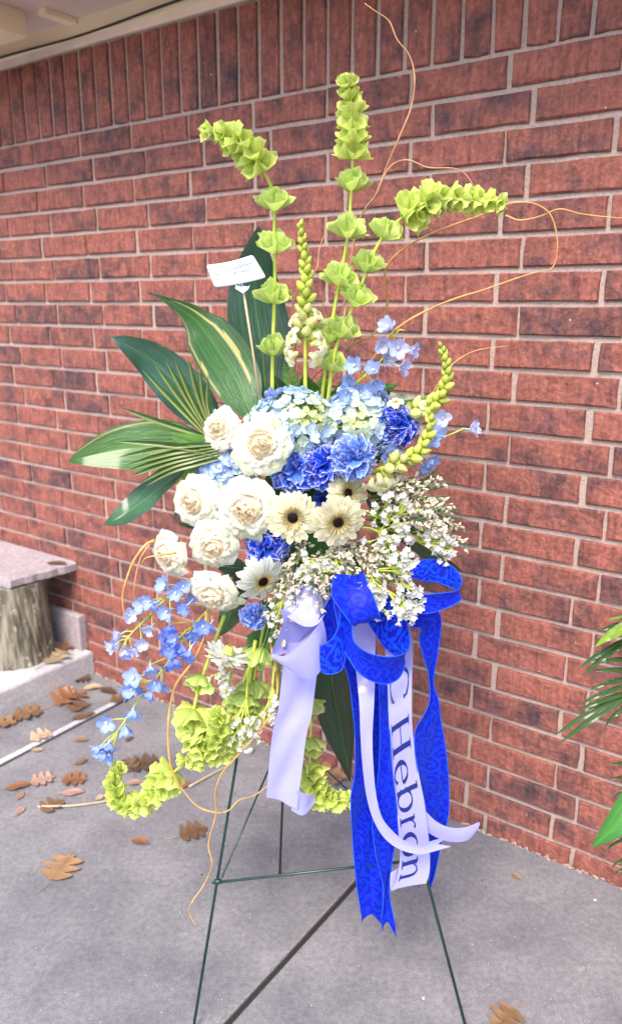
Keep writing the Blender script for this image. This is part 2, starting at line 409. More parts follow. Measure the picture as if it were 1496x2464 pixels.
# ------------------------------------------------------------------ eave
eave = thing('eave', 'cream painted eave with a board, soffit panels and batten above the brick wall', 'eave', M=WALLM)
def wbox(name, mat, parent, *b, bev=0): V, Fa = box(*b); return obj(name, mesh(name, V, Fa, mat, smooth=False), parent)
ZT = ZL0+SH+.006
wbox('trim_strip', M_trim, eave, -9, 3.6, -.05, .006, ZT, ZT+.024)
wbox('frieze_board', M_cream, eave, -9, 3.6, -.05, .016, ZT+.024, 2.325)
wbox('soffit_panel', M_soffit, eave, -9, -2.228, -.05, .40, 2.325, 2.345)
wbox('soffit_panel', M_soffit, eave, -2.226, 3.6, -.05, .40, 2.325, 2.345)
wbox('batten', M_cream, eave, -2.245, -2.205, .018, .135, 2.309, 2.3245)
wbox('beam', M_cream, eave, -4.2, -2.29, .145, .34, 2.255, 2.3243)
wbox('fascia_board', M_cream, eave, -9, 3.6, .40, .42, 2.31, 2.40)
cb = [wp(s, .022, ZT+.03+.006*math.sin(s*3.1)+.004*math.sin(s*7+1)) for s in np.linspace(-5, .6, 60)]
V, Fa = tube(cb, .0035, 6)
obj('cable', mesh('cable', V, Fa, M_black), label='thin black cable sagging along the cream board above the bricks', cat='cable')

# ------------------------------------------------------------------ raised step, skirt, bench
st = thing('raised_step', 'pale concrete step butting the brick wall at the left, below the bench', 'step', M=WALLM)
def roundbox(x0, x1, y0, y1, z0, z1, r=.012):
    V = []; Fa = []; prof = [(0, 0), (0, 1)]
    ring = []
    for z, k in ((z0, 0), (z1-r, 0), (z1-r*.3, r*.3), (z1, r)):
        ring.append([(x0+k, y0+k, z), (x1-k, y0+k, z), (x1-k, y1-k, z), (x0+k, y1-k, z)])
    for q in ring: V += q
    for i in range(3): Fa += [(i*4+j, i*4+(j+1) % 4, i*4+4+(j+1) % 4, i*4+4+j) for j in range(4)]
    Fa += [(12, 13, 14, 15), (3, 2, 1, 0)]
    return V, Fa
obj('step_block', mesh('step_block', *roundbox(-5, -2.40, .0, 1.3, .0005, .10), M_conc2, smooth=False), st)
obj('wall_skirt', mesh('wall_skirt', *roundbox(-5, -2.432, .0, .03, .1003, .25, .006), M_slab, smooth=False), st)

def mat_bark():
    m, n, l, b, o = newmat('bark'); g = n.new('ShaderNodeNewGeometry'); mp = n.new('ShaderNodeMapping'); mp.inputs['Scale'].default_value = (1, 1, .18)
    l.new(g.outputs['Position'], mp.inputs['Vector'])
    t = n.new('ShaderNodeTexNoise'); t.inputs['Scale'].default_value = 42; t.inputs['Detail'].default_value = 6; l.new(mp.outputs[0], t.inputs['Vector'])
    t2 = n.new('ShaderNodeTexNoise'); t2.inputs['Scale'].default_value = 30; t2.inputs['Detail'].default_value = 4; l.new(g.outputs['Position'], t2.inputs['Vector'])
    rp = n.new('ShaderNodeValToRGB'); e = rp.color_ramp.elements; e[0].position = .36; e[0].color = (.08, .07, .05, 1); e[1].position = .62; e[1].color = (.28, .25, .19, 1); l.new(t.outputs[0], rp.inputs[0])
    gt = n.new('ShaderNodeMapRange'); gt.inputs['From Min'].default_value = .6; gt.inputs['From Max'].default_value = .68; l.new(t2.outputs[0], gt.inputs[0])
    mx = n.new('ShaderNodeMix'); mx.data_type = 'RGBA'; l.new(gt.outputs[0], mx.inputs['Factor']); l.new(rp.outputs[0], mx.inputs['A']); mx.inputs['B'].default_value = (.46, .46, .36, 1)
    l.new(mx.outputs['Result'], b.inputs['Base Color']); b.inputs['Roughness'].default_value = .9
    bp = n.new('ShaderNodeBump'); bp.inputs['Strength'].default_value = .9; bp.inputs['Distance'].default_value = .015; l.new(t.outputs[0], bp.inputs['Height']); l.new(bp.outputs[0], b.inputs['Normal'])
    return m
M_bark = mat_bark()
bn = thing('bench', 'low bench with a grey plank seat on a bark covered log, beside the brick wall', 'bench', M=WALLM @ Matrix.Translation((-2.64, .20, .1)))
def logf(u, v):
    th = math.pi*v; r = .158*(1-.10*u+.06*(1-u)**3)*(1+.012*math.sin(3*th+1)+.010*math.sin(9*th+5*u)+.010*math.sin(23*th+u*8)+.010*math.sin(41*th-14*u))
    return (r*math.cos(th)+.02*u, r*math.sin(th)*.95, u*.325)
V, Fa, _, _ = grid(logf, 6, 90, True); Fa.append(tuple(range(6*90, 7*90))); obj('log_leg', mesh('log_leg', V, Fa, M_bark, smooth=False), bn)
V2 = [(p[0]-1.1, p[1], p[2]) for p in V]; obj('log_leg', mesh('log_leg', V2, Fa, M_bark, smooth=False), bn)
ns = 40; top = []
for i in range(ns):
    t = i/ns*4; k = int(t); f = t-k; cs = [(-1.7, -.205), (.185, -.20), (.145, .075), (-1.7, .14)]
    a, b_ = np.array(cs[k]), np.array(cs[(k+1) % 4]); p = a+(b_-a)*f
    p = p+np.array([.004*math.sin(i*2.3), .003*math.sin(i*1.7+1)]); top.append(p)
V = []
for z, k in ((.326, .985), (.334, 1.0), (.36, 1.0), (.367, .985)):
    c = np.array([-.76, -.03]); V += [(*(c+(p-c)*k), z) for p in top]
Fa = [tuple(range(3*ns, 4*ns)), tuple(range(ns))[::-1]]
for r_ in range(3): Fa += [(r_*ns+i, r_*ns+(i+1) % ns, (r_+1)*ns+(i+1) % ns, (r_+1)*ns+i) for i in range(ns)]
obj('seat', mesh('seat', V, Fa, M_slab, smooth=False), bn)

# ------------------------------------------------------------------ fallen leaves, pebbles, twigs
def oak_outline(kind, nl=3.3, sh=0.):
    if kind == 'oak':
        def w(u): return max(0, (.07+.40*abs(math.sin(nl*math.pi*u-.3+sh))**.8*(.75+.6*math.sin(math.pi*u)))*(1-.25*u)*(min(1, (1-u)*5)))
    elif kind == 'oval':
        def w(u): return .30*math.sin(math.pi*min(1, u*.97+.03))**.8
    else:
        def w(u): return .26*math.sin(math.pi*u**.8)**.7*(1+.12*math.sin(40*u))
    return w
def dry_leaf_mesh(kind, seed, c, curl):
    rr = random.Random(seed); nl = rr.uniform(2.5, 3.8); w = oak_outline(kind, nl); wl = oak_outline(kind, nl, rr.uniform(-.5, .5)); ph = rr.random()*6; a1 = rr.uniform(.6, 1.3); 
    def fn(u, v):
        ww = w(u) if v > 0 else wl(u)*.93
        lobe = .12*abs(v)*(w(u)-.2) if kind == 'oak' else 0
        x = u-.5+lobe; y = v*ww
        z = curl*(abs(v)**1.5*ww*1.0+.10*math.sin(5*u+ph)*a1+.05*math.sin(11*u+3*v+ph))+.02
        k = 1-.25*(1-abs(v))**6+.1*math.sin(7*u+5*v)
        return (x, y, max(z, .004+.01*abs(v))), tuple(np.array(c)*k)
    V, Fa, C, uv = grid(fn, 34 if kind == 'oak' else 14, 4)
    return mesh('blade', V, Fa, M_dry, C, True, uv)
V, Fa = tube(crom([(-.5, 0, .03), (-.62, .01, .05), (-.78, .05, .02), (-.95, .12, .012)], 4), .010, 5)
m_pet = mesh('petiole', V, Fa, M_dry, [(.42, .27, .15)]*len(V))
LC = {'tan': (.36, .21, .11), 'rust': (.28, .13, .07), 'pink': (.46, .29, .23), 'dark': (.14, .085, .055), 'pale': (.46, .35, .24), 'brown': (.22, .125, .07)}
leaves = [  # D position, length in metres, angle, kind, colour, curl, label
 (152, 2085, .105, 1.35, 'oak', 'tan', .5, 'large tan lobed oak leaf lying alone near the left edge of the slab'),
 (338, 2026, .055, -.3, 'plain', 'rust', 1.2, 'small folded rust leaf with a long pale stalk on the slab'),
 (467, 2002, .085, .5, 'oak', 'brown', .9, 'brown oak leaf behind the hanging willow twig near the easel leg'),
 (49, 1915, .040, 1.5, 'oval', 'pink', .6, 'upper pinkish oval leaf of the pair at the left edge'),
 (50, 1950, .042, 1.4, 'oval', 'pink', .6, 'lower pinkish oval leaf of the pair at the left edge'),
 (45, 1893, .075, .35, 'plain', 'rust', 1., 'rust leaf just above the pinkish oval pair'),
 (105, 1877, .075, .5, 'oak', 'pink', 1., 'pinkish curled leaf above the pale twig, right of the rust leaf'),
 (176, 1908, .070, .2, 'plain', 'pink', .9, 'broad rose brown leaf lying on the left end of the pale twig'),
 (128, 1938, .075, .9, 'oak', 'brown', 1., 'dark brown leaf under the left end of the pale twig'),
 (180, 1878, .080, .1, 'oak', 'rust', 1., 'rust oak leaf above the broad rose brown leaf'),
 (242, 1919, .035, .9, 'oval', 'pale', .9, 'little pale leaf beside the lime green bell tip'),
 (326, 1884, .055, .2, 'plain', 'pink', 1., 'pinkish leaf just under the dark leaf pile'),
 (350, 1840, .100, .3, 'oak', 'dark', 1., 'large dark brown leaf of the pile left of the green bells'),
 (306, 1842, .080, 2.2, 'oak', 'dark', 1.1, 'second dark leaf at the left side of the same pile'),
 (196, 1834, .045, .8, 'plain', 'brown', 1., 'small brown leaf below the drooping blue flowers'),
 (197, 1781, .048, 0., 'plain', 'tan', .7, 'single orange tan leaf under the pavement joint'),
 (312, 1778, .035, 1., 'plain', 'dark', 1., 'tiny dark leaf right of the blue flower tip'),
 (102, 1772, .080, .7, 'oak', 'pale', 1.2, 'pale crumpled leaf lying across the pavement joint'),
 (90, 1805, .040, 0., 'oval', 'pale', 1., 'greyish leaf just below the pavement joint'),
 (202, 1724, .085, .6, 'plain', 'brown', 1., 'brown leaf lying along the pavement joint at its middle'),
 (70, 1720, .110, .4, 'oak', 'brown', 1.2, 'crumpled brown leaf in front of the pale step'),
 (14, 1742, .085, .1, 'oak', 'tan', 1.2, 'tan leaf at the far left edge below the step'),
 (173, 1680, .140, .9, 'oak', 'rust', 1.4, 'big rust coloured leaf heap by the corner of the pale step'),
 (150, 1668, .090, 2.4, 'oak', 'pink', 1.4, 'rose coloured leaf leaning on the rust leaf heap'),
 (190, 1700, .085, 1.2, 'oak', 'brown', 1.3, 'brown leaf under the rust leaf heap'),
 (226, 1655, .080, .3, 'plain', 'pale', 1.3, 'cream leaf near the foot of the wall right of the step'),
 (199, 1635, .075, .2, 'oak', 'dark', 1.2, 'dark leaf tucked against the corner of the step'),
 (262, 1664, .080, -.4, 'plain', 'dark', 1.2, 'dark leaf at the foot of the wall behind the blue flowers'),
 (290, 1684, .075, .4, 'oak', 'brown', 1.2, 'brown leaf at the inner end of the pavement joint'),
 (444, 1890, .050, .8, 'plain', 'rust', 1., 'small rust leaf beside the curved willow twig'),
 (440, 1690, .090, .0, 'plain', 'tan', 1.2, 'tan leaf in the wall corner behind the green bells'),
 (530, 1828, .080, .4, 'plain', 'dark', 1.4, 'dark shrivelled leaf right of the lime green bells'),
 (800, 1868, .120, -.3, 'oak', 'tan', 1.2, 'tan oak leaf by the wall behind the hanging green leaf'),
 (1240, 2108, .030, 2.3, 'plain', 'tan', 1.2, 'tiny tan leaf with a thread like stalk on the right slab'),
 (1215, 2455, .075, -2.4, 'oak', 'tan', 1.2, 'tan leaf cut by the bottom edge at the right'),
]
def scatter_leaf(P, L, ang, kind, c, curl, label, cat='leaf', i=0):
    o = thing('dry_leaf', label, 'leaf', M=Matrix.Translation(Vector(tuple(map(float, P)))) @ Matrix.Rotation(ang, 4, 'Z') @ Matrix.Scale(L, 4), group='dry leaves fallen around the easel')
    obj('blade', dry_leaf_mesh(kind, i, LC[c], curl*.20), o); obj('petiole', m_pet, o)
for i, (px, py, L, ang, kind, c, curl, lab) in enumerate(leaves):
    P = onz(px, py, .0035); scatter_leaf(P, L, ang, kind, c, curl, lab, i=i)
scatter_leaf(wp(-2.50, .06, .468), .085, -.2, 'plain', 'dark', .8, 'dark leaf lying on the bench seat near its right end', i=91)
scatter_leaf(wp(-2.455, .13, .102), .12, 1.2, 'oak', 'pale', 1.6, 'pale oak leaf standing on the step beside the log', i=92)
scatter_leaf(wp(-2.50, .05, .102), .09, .2, 'oak', 'rust', 1.6, 'rust leaf on the step against the log', i=93)
for (a, b_, c, lab) in (((92, 1941), (180, 1938), (268, 1926), 'long pale twig lying on the slab left of the lime green bell tip'),
                      ((455, 1893), (500, 1868), (548, 1843), 'short pale twig lying on the slab behind the easel leg')):
    P = [onz(*q, .006) for q in (a, b_, c)]; o = thing('twig', lab, 'twig', P[0])
    V, Fa = tube(rel(o, crom(P, 5)), lambda t: .0042-.002*t, 6); obj('stalk', mesh('stalk', V, Fa, plain('pale_twig', (.48, .40, .28), .7)), o)
def pebble(px, py, r, c, lab, sq=.5):
    P = onz(px, py, r*sq*.8); rr = random.Random(px)
    k = [rr.uniform(.8, 1.2) for _ in range(12)]
    def fn(u, v):
        a = math.pi*(u-.5); th = math.pi*v; q = r*(1+.12*math.sin(2*th+k[0]*5)+.08*math.sin(3*th+a*4))
        return (q*math.cos(a)*math.cos(th), q*math.cos(a)*math.sin(th)*.8, q*sq*math.sin(a))
    V, Fa, _, _ = grid(fn, 6, 10, True)
    o = obj('pebble', mesh('pebble', V, Fa, plain('stone', c, .8, var=.2, scale=90)), label=lab, cat='pebble'); o.location = tuple(P)
pebble(598, 1806, .020, (.40, .44, .46), 'smooth pale grey pebble on the slab behind the white ribbon')
pebble(571, 1799, .016, (.30, .10, .13), 'dull red pebble beside the smooth grey one')
pebble(1018, 2402, .0035, (.75, .75, .78), 'white crumb on the slab below the blue ribbon tails')
pebble(1430, 2165, .004, (.7, .68, .64), 'pale crumb on the slab near the right end of the wall')
pebble(1158, 2118, .0028, (.1, .09, .09), 'dark grain on the slab right of the ribbon tails')
pebble(485, 2105, .0035, (.12, .05, .05), 'dark crumb on the slab beside the hanging twig tip')
pebble(478, 2378, .003, (.1, .08, .08), 'dark grain on the slab at the lower left of the easel')

mb = MB()
for i in range(420):
    px, py = random.uniform(-60, 1550), random.uniform(1700, 2500)
    P = onz(px, py, 0); 
    if (P-W0) @ WN < .02: continue
    q = random.uniform(.0006, .0018); V = [P+np.array([math.cos(a)*q*random.uniform(.6, 1.2), math.sin(a)*q, 0]) for a in (0, 1.3, 2.6, 3.9, 5.2)]+[P+np.array([0, 0, q*.8])]
    mb.add(V, [(j, (j+1) % 5, 5) for j in range(5)])
obj('grit', mb.mesh('grit', plain('pale_grit', (.45, .44, .46), .8), False), kind='stuff', label='pale grit scattered over the concrete slabs', cat='grit')

# ------------------------------------------------------------------ easel
ea = thing('wire_easel', 'dark green wire easel with three legs carrying the flower spray', 'easel', onz(700, 2300, 0))
TOP = at(716, 960, 1.68)
fl, fr, bk = onz(464, 2484, .002), onz(1123, 2484, .002), onz(673, 2103, .002)
def wire(name, a, b, r=.0032, par=None, n=2):
    P = np.array([np.array(a)+(np.array(b)-np.array(a))*t for t in np.linspace(0, 1, n+1)]); V, Fa = tube(rel(ea, P), r, 8)
    return obj(name, mesh(name, V, Fa, M_wire), ea)
wire('leg', TOP+[-.006, 0, 0], fl); wire('leg', TOP+[.006, 0, 0], fr); wire('leg', TOP+[0, .012, 0], bk)
def on_seg(a, b, py):                       # the point of a straight leg that shows at this height
    lo, hi = 0., 1.
    for _ in range(40):
        m = (lo+hi)/2; y = project(a+(b-a)*m)[1]
        if y < py: lo = m
        else: hi = m
    return a+(b-a)*lo
cl, cr, cbk = on_seg(TOP, fl, 2118), on_seg(TOP, fr, 2064), on_seg(TOP, bk, 1760)
ex = nrm(cr-cl)*.012
wire('crossbar', cl-ex+[0, -.006, 0], cr+ex+[0, -.006, 0], .0028)
wire('brace', cl+[.008, .004, .004], cbk, .0022); wire('brace', cr+[-.008, .004, .004], cbk, .0022)
ua, ub = on_seg(TOP, fl, 1420), on_seg(TOP, fr, 1420); wire('crossbar', ua-[.01, .006, 0], ub+[.01, -.006, 0], .0028)
for q in (cl, cr):
    V, Fa = tube(rel(ea, [q+[-.007, -.003, -.001], q+[.007, -.004, .001]]), .0055, 8); obj('weld', mesh('weld', V, Fa, M_wire), ea)
FC = at(740, 1255, 1.56)
fo = thing('foam_cage', 'dark green floral foam block hidden at the heart of the spray', 'foam block', FC)
def fb(u, v):
    th = math.pi*v; k = (abs(math.cos(th))**6+abs(math.sin(th))**6)**(-1/6); e = min(1, 8*u, 8*(1-u))**.4
    return (.085*k*math.cos(th)*e, .035*k*math.sin(th)*e, (u-.5)*.30)
V, Fa, _, _ = grid(fb, 14, 24, True); obj('foam', mesh('foam', V, Fa, M_foam), fo)
for z in (-.09, 0, .09):
    V, Fa = tube([(.088*math.cos(t), .038*math.sin(t), z) for t in np.linspace(0, 2*math.pi, 17)], .002, 5); obj('cage_band', mesh('cage_band', V, Fa, M_wire), fo)

# ------------------------------------------------------------------ leaves
def blade(P, w, side, fold=.25, nv=8, c=(.05, .16, .02), stripes=0, seed=0, wavy=.0, tipc=None, center=None):
    """A long leaf: P its midrib, w its half width along it, side a hint across it."""
    rr = random.Random(seed); n = len(P); T = np.gradient(P, axis=0); V = []; C = []; uv = []; ph = rr.random()*6
    st_ = [rr.random() for _ in range(64)]
    for i in range(n):
        t = nrm(T[i]); sd = nrm(np.array(side)-t*(np.array(side)@t)); nn = np.cross(sd, t); u = i/(n-1); ww = w(u)
        for j in range(nv+1):
            v = j/nv*2-1
            q = P[i]+sd*v*ww + nn*(fold*abs(v)*ww+wavy*ww*abs(v)*math.sin(14*u+ph+(2 if v > 0 else 0)))
            cc = np.array(c)*(.85+.3*(1-abs(v)))
            if stripes:
                k = st_[int((v+1)*13)]; band = 1 if (stripes > 0 and -.15 < v*math.copysign(1, stripes)) else .25
                k2 = st_[int((v+1)*13)+30]
                if k < abs(stripes)*band and .04+.35*k2 < u < .97-.5*k2**2: cc = np.array((.58, .54, .20))*(.6+.5*k2)
            if tipc is not None and u > .88: cc = np.array(tipc)
            V.append(q); C.append(cc); uv.append((u, v*.5+.5))
    m = nv+1; Fa = [(i*m+j, i*m+j+1, (i+1)*m+j+1, (i+1)*m+j) for i in range(n-1) for j in range(nv)]
    return V, Fa, C, uv
def big_leaf(name, label, cat, L, width, side, c=(.045, .15, .02), fold=.2, stripes=0, seed=0, wavy=.05, prof=None, nv=14, group=None):
    P = resample(crom(pts(L), 8), 26); o = thing(name, label, cat, P[0], group=group)
    mid = L[len(L)//2]; hw = sz(mid[0], mid[1], mid[2], width)
    pr = prof or (lambda u: max(.03, (math.sin(math.pi*min(1, u)**.85)**.8)))
    V, Fa, C, uv = blade(P, lambda u: hw*pr(u), side, fold, nv, c, stripes, seed, wavy)
    obj('blade', mesh('blade', rel(o, V), Fa, M_leaf, C, True, uv), o)
    Vt, Ft = tube(rel(o, P[:24]+np.array([0, .0005, 0])), lambda t: .0022*(1-.8*t), 6)
    obj('midrib', mesh('midrib', Vt, Ft, M_dstem), o)
    return o
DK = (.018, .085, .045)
big_leaf('aspidistra_leaf', 'broad blue green upright leaf behind the gift card', 'leaf', [(640, 980, 1.60), (633, 860, 1.64), (612, 700, 1.66), (622, 545, 1.64)], 76, (1, .25, 0), DK, .12, seed=1)
big_leaf('aspidistra_leaf', 'long green leaf with cream yellow stripes arching up left of the card stick', 'leaf', [(610, 1010, 1.50), (560, 900, 1.54), (470, 770, 1.55), (400, 722, 1.53), (357, 705, 1.52)], 66, (.75, .3, .75), (.03, .13, .012), .22, stripes=-.55, seed=2, nv=30, prof=lambda u: max(.02, math.sin(math.pi*u**.72)**.9*(1 if u < .6 else 1-.75*((u-.6)/.4)**.7)))
big_leaf('aspidistra_leaf', 'dark bluish leaf pointing up left behind the narrow palm blades', 'leaf', [(535, 1050, 1.56), (450, 950, 1.58), (370, 870, 1.58), (304, 828, 1.56), (268, 812, 1.56)], 56, (.6, .25, .8), (.02, .10, .055), .12, seed=3)
big_leaf('aspidistra_leaf', 'wide bright green leaf pointing left over the wall at mid height', 'leaf', [(520, 1085, 1.50), (420, 1072, 1.52), (300, 1078, 1.53), (200, 1100, 1.52), (166, 1112, 1.52)], 62, (.05, .35, 1), (.045, .165, .012), .22, stripes=.10, seed=4, nv=30)
big_leaf('aspidistra_leaf', 'smaller bluish green leaf below the wide one, tip pointing down left', 'leaf', [(450, 1130, 1.52), (390, 1172, 1.54), (320, 1225, 1.54), (275, 1252, 1.53), (250, 1262, 1.53)], 44, (.4, .5, .8), (.035, .14, .05), .2, seed=5)
big_leaf('aspidistra_leaf', 'dark hanging leaf between the white ribbon and the blue tails', 'leaf', [(790, 1560, 1.54), (805, 1680, 1.57), (828, 1800, 1.58), (842, 1880, 1.58)], 52, (1, .3, 0), (.02, .075, .025), .3, seed=6, prof=lambda u: max(.04, (1-u*.15)*math.sin(math.pi*(.18+.8*u))**1.1))
big_leaf('aspidistra_leaf', 'dark leaf spreading under the small white flowers at the right', 'leaf', [(880, 1200, 1.56), (960, 1270, 1.56), (1040, 1330, 1.55), (1110, 1375, 1.55)], 46, (.4, .3, -.6), (.03, .11, .02), .2, seed=7)
big_leaf('salal_leaf', 'dark rounded leaf behind the blue carnation at the right', 'leaf', [(860, 1020, 1.58), (920, 975, 1.58), (1000, 960, 1.57)], 30, (.2, .3, .9), (.02, .08, .02), .2, seed=8)
big_leaf('salal_leaf', 'pointed green leaf poking out above the right hydrangea', 'leaf', [(850, 970, 1.57), (905, 940, 1.56), (960, 925, 1.55)], 16, (.2, .3, .9), (.08, .22, .03), .2, seed=9)
# green undergrowth that closes the gaps in the spray
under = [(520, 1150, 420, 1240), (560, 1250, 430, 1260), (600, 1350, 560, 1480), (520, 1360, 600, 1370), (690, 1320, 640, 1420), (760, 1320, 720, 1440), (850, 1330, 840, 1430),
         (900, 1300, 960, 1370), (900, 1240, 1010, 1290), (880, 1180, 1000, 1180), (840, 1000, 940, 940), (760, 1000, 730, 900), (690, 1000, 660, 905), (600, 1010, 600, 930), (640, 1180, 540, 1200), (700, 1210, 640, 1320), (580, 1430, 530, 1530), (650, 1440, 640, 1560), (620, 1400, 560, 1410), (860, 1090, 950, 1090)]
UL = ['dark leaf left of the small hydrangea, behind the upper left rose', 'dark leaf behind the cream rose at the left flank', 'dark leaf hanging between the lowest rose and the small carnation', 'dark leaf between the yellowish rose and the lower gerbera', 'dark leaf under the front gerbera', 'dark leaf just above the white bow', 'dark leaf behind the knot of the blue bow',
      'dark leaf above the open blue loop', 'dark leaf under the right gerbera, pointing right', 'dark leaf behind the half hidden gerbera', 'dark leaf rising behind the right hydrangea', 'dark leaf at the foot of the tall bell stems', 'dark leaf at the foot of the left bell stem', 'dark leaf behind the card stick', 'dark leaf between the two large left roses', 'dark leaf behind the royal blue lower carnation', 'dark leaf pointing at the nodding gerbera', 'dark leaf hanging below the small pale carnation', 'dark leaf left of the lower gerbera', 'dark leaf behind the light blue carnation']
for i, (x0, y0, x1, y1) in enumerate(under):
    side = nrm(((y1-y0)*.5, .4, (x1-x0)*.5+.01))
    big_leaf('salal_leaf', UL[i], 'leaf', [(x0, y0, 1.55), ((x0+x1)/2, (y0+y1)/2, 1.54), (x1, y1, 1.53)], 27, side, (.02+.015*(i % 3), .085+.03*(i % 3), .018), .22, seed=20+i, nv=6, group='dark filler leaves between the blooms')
# fern fronds
def fern_leaflet(c):
    def fn(u, v): 
        ww = .17*math.sin(math.pi*min(1, u*.95+.05))**.7*(1+.35*math.sin(30*u)*abs(v))
        return (u+.05*abs(v), v*ww, .08*u*u+.05*abs(v)), c
    V, Fa, C, uv = grid(fn, 8, 2); return mesh('leaflet', V, Fa, M_green, C, True, uv)
m_fl = [fern_leaflet((.13, .30, .05)), fern_leaflet((.05, .16, .03))]
ferns = [(700, 970, 690, 880, 1.55, 'fern frond rising among the stems left of the snapdragon'), (740, 980, 790, 900, 1.56, 'fern frond rising right of the snapdragon stem'), (800, 980, 840, 905, 1.56, 'fern frond behind the leaning bell stem'),
         (940, 1010, 1035, 960, 1.52, 'fern frond beside the right snapdragon'), (500, 1080, 420, 1050, 1.47, 'pale fern tip left of the upper rose'), (860, 1330, 800, 1420, 1.44, 'fern frond hanging over the blue bow'), (760, 1340, 860, 1390, 1.43, 'fern frond under the middle gerbera'),
         (640, 1500, 600, 1620, 1.5, 'fern frond hanging below the small carnation'), (480, 1120, 430, 1160, 1.5, 'dark fern tip left of the lower roses'), (560, 960, 640, 930, 1.56, 'fern frond behind the left hydrangea'), (900, 1400, 960, 1350, 1.47, 'fern frond above the right loop of the bow')]
for i, (x0, y0, x1, y1, Y, lab) in enumerate(ferns):
    P = resample(crom([at(x0, y0, Y), at((x0+x1)/2+6, (y0+y1)/2, Y-.01), at(x1, y1, Y-.015)], 6), 15); o = thing('fern_frond', lab, 'fern', P[0])
    V, Fa = tube(rel(o, P), lambda t: .0014*(1-.6*t), 5); obj('stem', mesh('stem', V, Fa, M_dstem), o)
    L0 = np.linalg.norm(P[-1]-P[0])*.38
    for k in range(2, 15):
        t = nrm(P[min(14, k+1)]-P[k-1]); sd = nrm(np.cross(t, (0, -1, 0)))
        for s_ in (-1, 1):
            d = nrm(sd*s_+t*.55+np.array([0, -.15, 0])); z = nrm(np.cross(d, t)*s_*-1)
            y = np.cross(z, d); k_ = L0*(1-.75*k/15)
            M = Matrix(((d[0], y[0], z[0], 0), (d[1], y[1], z[1], 0), (d[2], y[2], z[2], 0), (0, 0, 0, 1)))
            obj('leaflet', m_fl[i % 2 if i > 3 else 0], o, Matrix.Translation(Vector(tuple(rel(o, P[k])))) @ M @ Matrix.Scale(k_, 4))
    t = nrm(P[-1]-P[-2])
# palm blades at the left, sky glare painted pale along one edge
def narrow(o, L, hw, c, edge, seed, mat=None, name='leaflet'):
    P = resample(crom(pts(L), 6), 14)
    V, Fa, C, uv = blade(P, lambda u: hw*max(.05, min(1, (1-u)*3.2)**.7*(.55+.45*min(1, u*3))), (.4, .2, .9) if abs(L[-1][0]-L[0][0]) > abs(L[-1][1]-L[0][1]) else (.9, .2, .4), .55, 4, c, 0, seed)
    C = [edge if j % 5 == 1 else (np.array(edge)*.45+np.array(c)*.55 if j % 5 == 0 else cc) for j, cc in enumerate(C)]
    return obj(name, mesh(name, rel(o, V), Fa, mat or M_leaf, C, True, uv), o)
o = thing('palm_frond', 'upper fan of narrow palm blades with painted edge glare left of the roses', 'palm frond', at(510, 1060, 1.5))
for i, (tx, ty) in enumerate([(344, 890), (371, 874), (399, 866), (421, 866), (452, 858), (480, 880), (286, 980), (500, 905)]):
    narrow(o, [(510+i*3, 1060, 1.48), ((510+tx)/2-2, (1052+ty)/2+3, 1.48), (tx, ty, 1.47)], .0052, (.04, .15, .015), (.46, .50, .14), i)
o = thing('palm_frond', 'lower fan of narrow palm blades with painted edge glare over the wide leaf', 'palm frond', at(520, 1080, 1.48))
for i, (tx, ty) in enumerate([(286, 1100), (302, 1120), (304, 1134), (310, 1148), (338, 1162), (280, 1062), (350, 1170)]):
    narrow(o, [(525, 1068+i*6, 1.47), (420, (1066+i*7+ty)/2-8, 1.455), (tx, ty, 1.46)], .0052, (.04, .15, .015), (.42, .48, .14), 20+i)
o = thing('palm_frond', 'thin green blades reaching right behind the small white flowers', 'palm frond', at(900, 1230, 1.54))
for i, (tx, ty) in enumerate([(1068, 1143), (1082, 1168), (1095, 1196), (1112, 1232), (1125, 1250), (1122, 1350), (1100, 1330), (1128, 1310), (1080, 1215), (1060, 1120)]):
    narrow(o, [(900, 1200+i*8, 1.54), ((900+tx)/2, (1200+i*8+ty)/2-4, 1.53), (tx, ty, 1.52)], .0042, (.05, .17, .02), (.09, .26, .04), 40+i)
# foliage that enters at the right edge
rp_ = thing('palm_plant', 'dark narrow palm blades and glossy leaves entering at the right edge', 'plant', onz(1760, 2300, 0))
trunk = [onz(1760, 2300, 0)+[0, 0, z] for z in (0, .25, .5)]
V, Fa = tube(rel(rp_, crom(trunk, 4)), .012, 8); obj('trunk', mesh('trunk', V, Fa, M_dstem), rp_)
pY = trunk[0][1]
blades = [((345, 560), (700, 330)), ((380, 610), (720, 340)), ((590, 450), (760, 360)), ((500, 515), (700, 485)), ((475, 580), (720, 572)), ((430, 725), (720, 630)), ((355, 835), (720, 680)), ((160, 1075), (720, 735)), ((200, 1135), (740, 760)),
          ((330, 890), (720, 740)), ((545, 1020), (740, 800)), ((590, 1305), (760, 1300)), ((590, 1420), (760, 1400)), ((625, 1545), (770, 1500)), ((570, 1960), (720, 1860)), ((605, 2100), (740, 2010)), ((620, 2165), (740, 2070)), ((500, 275), (720, 200)), ((480, 350), (720, 230)), ((700, 60), (760, 40))]
for i, (a, b_) in enumerate(blades):
    T = (a[0]*.3102+1283.3, a[1]*.3102+1436); B = (b_[0]*.3102+1283.3, b_[1]*.3102+1436)
    narrow(rp_, [(B[0]+60, B[1]+(B[1]-T[1])*.2, 1.30), (B[0], B[1], 1.27), ((T[0]+B[0])/2, (T[1]+B[1])/2-5, 1.25), (T[0], T[1], 1.25)], .0056, (.035, .12, .015), (.06, .19, .02), 60+i, name='blade')
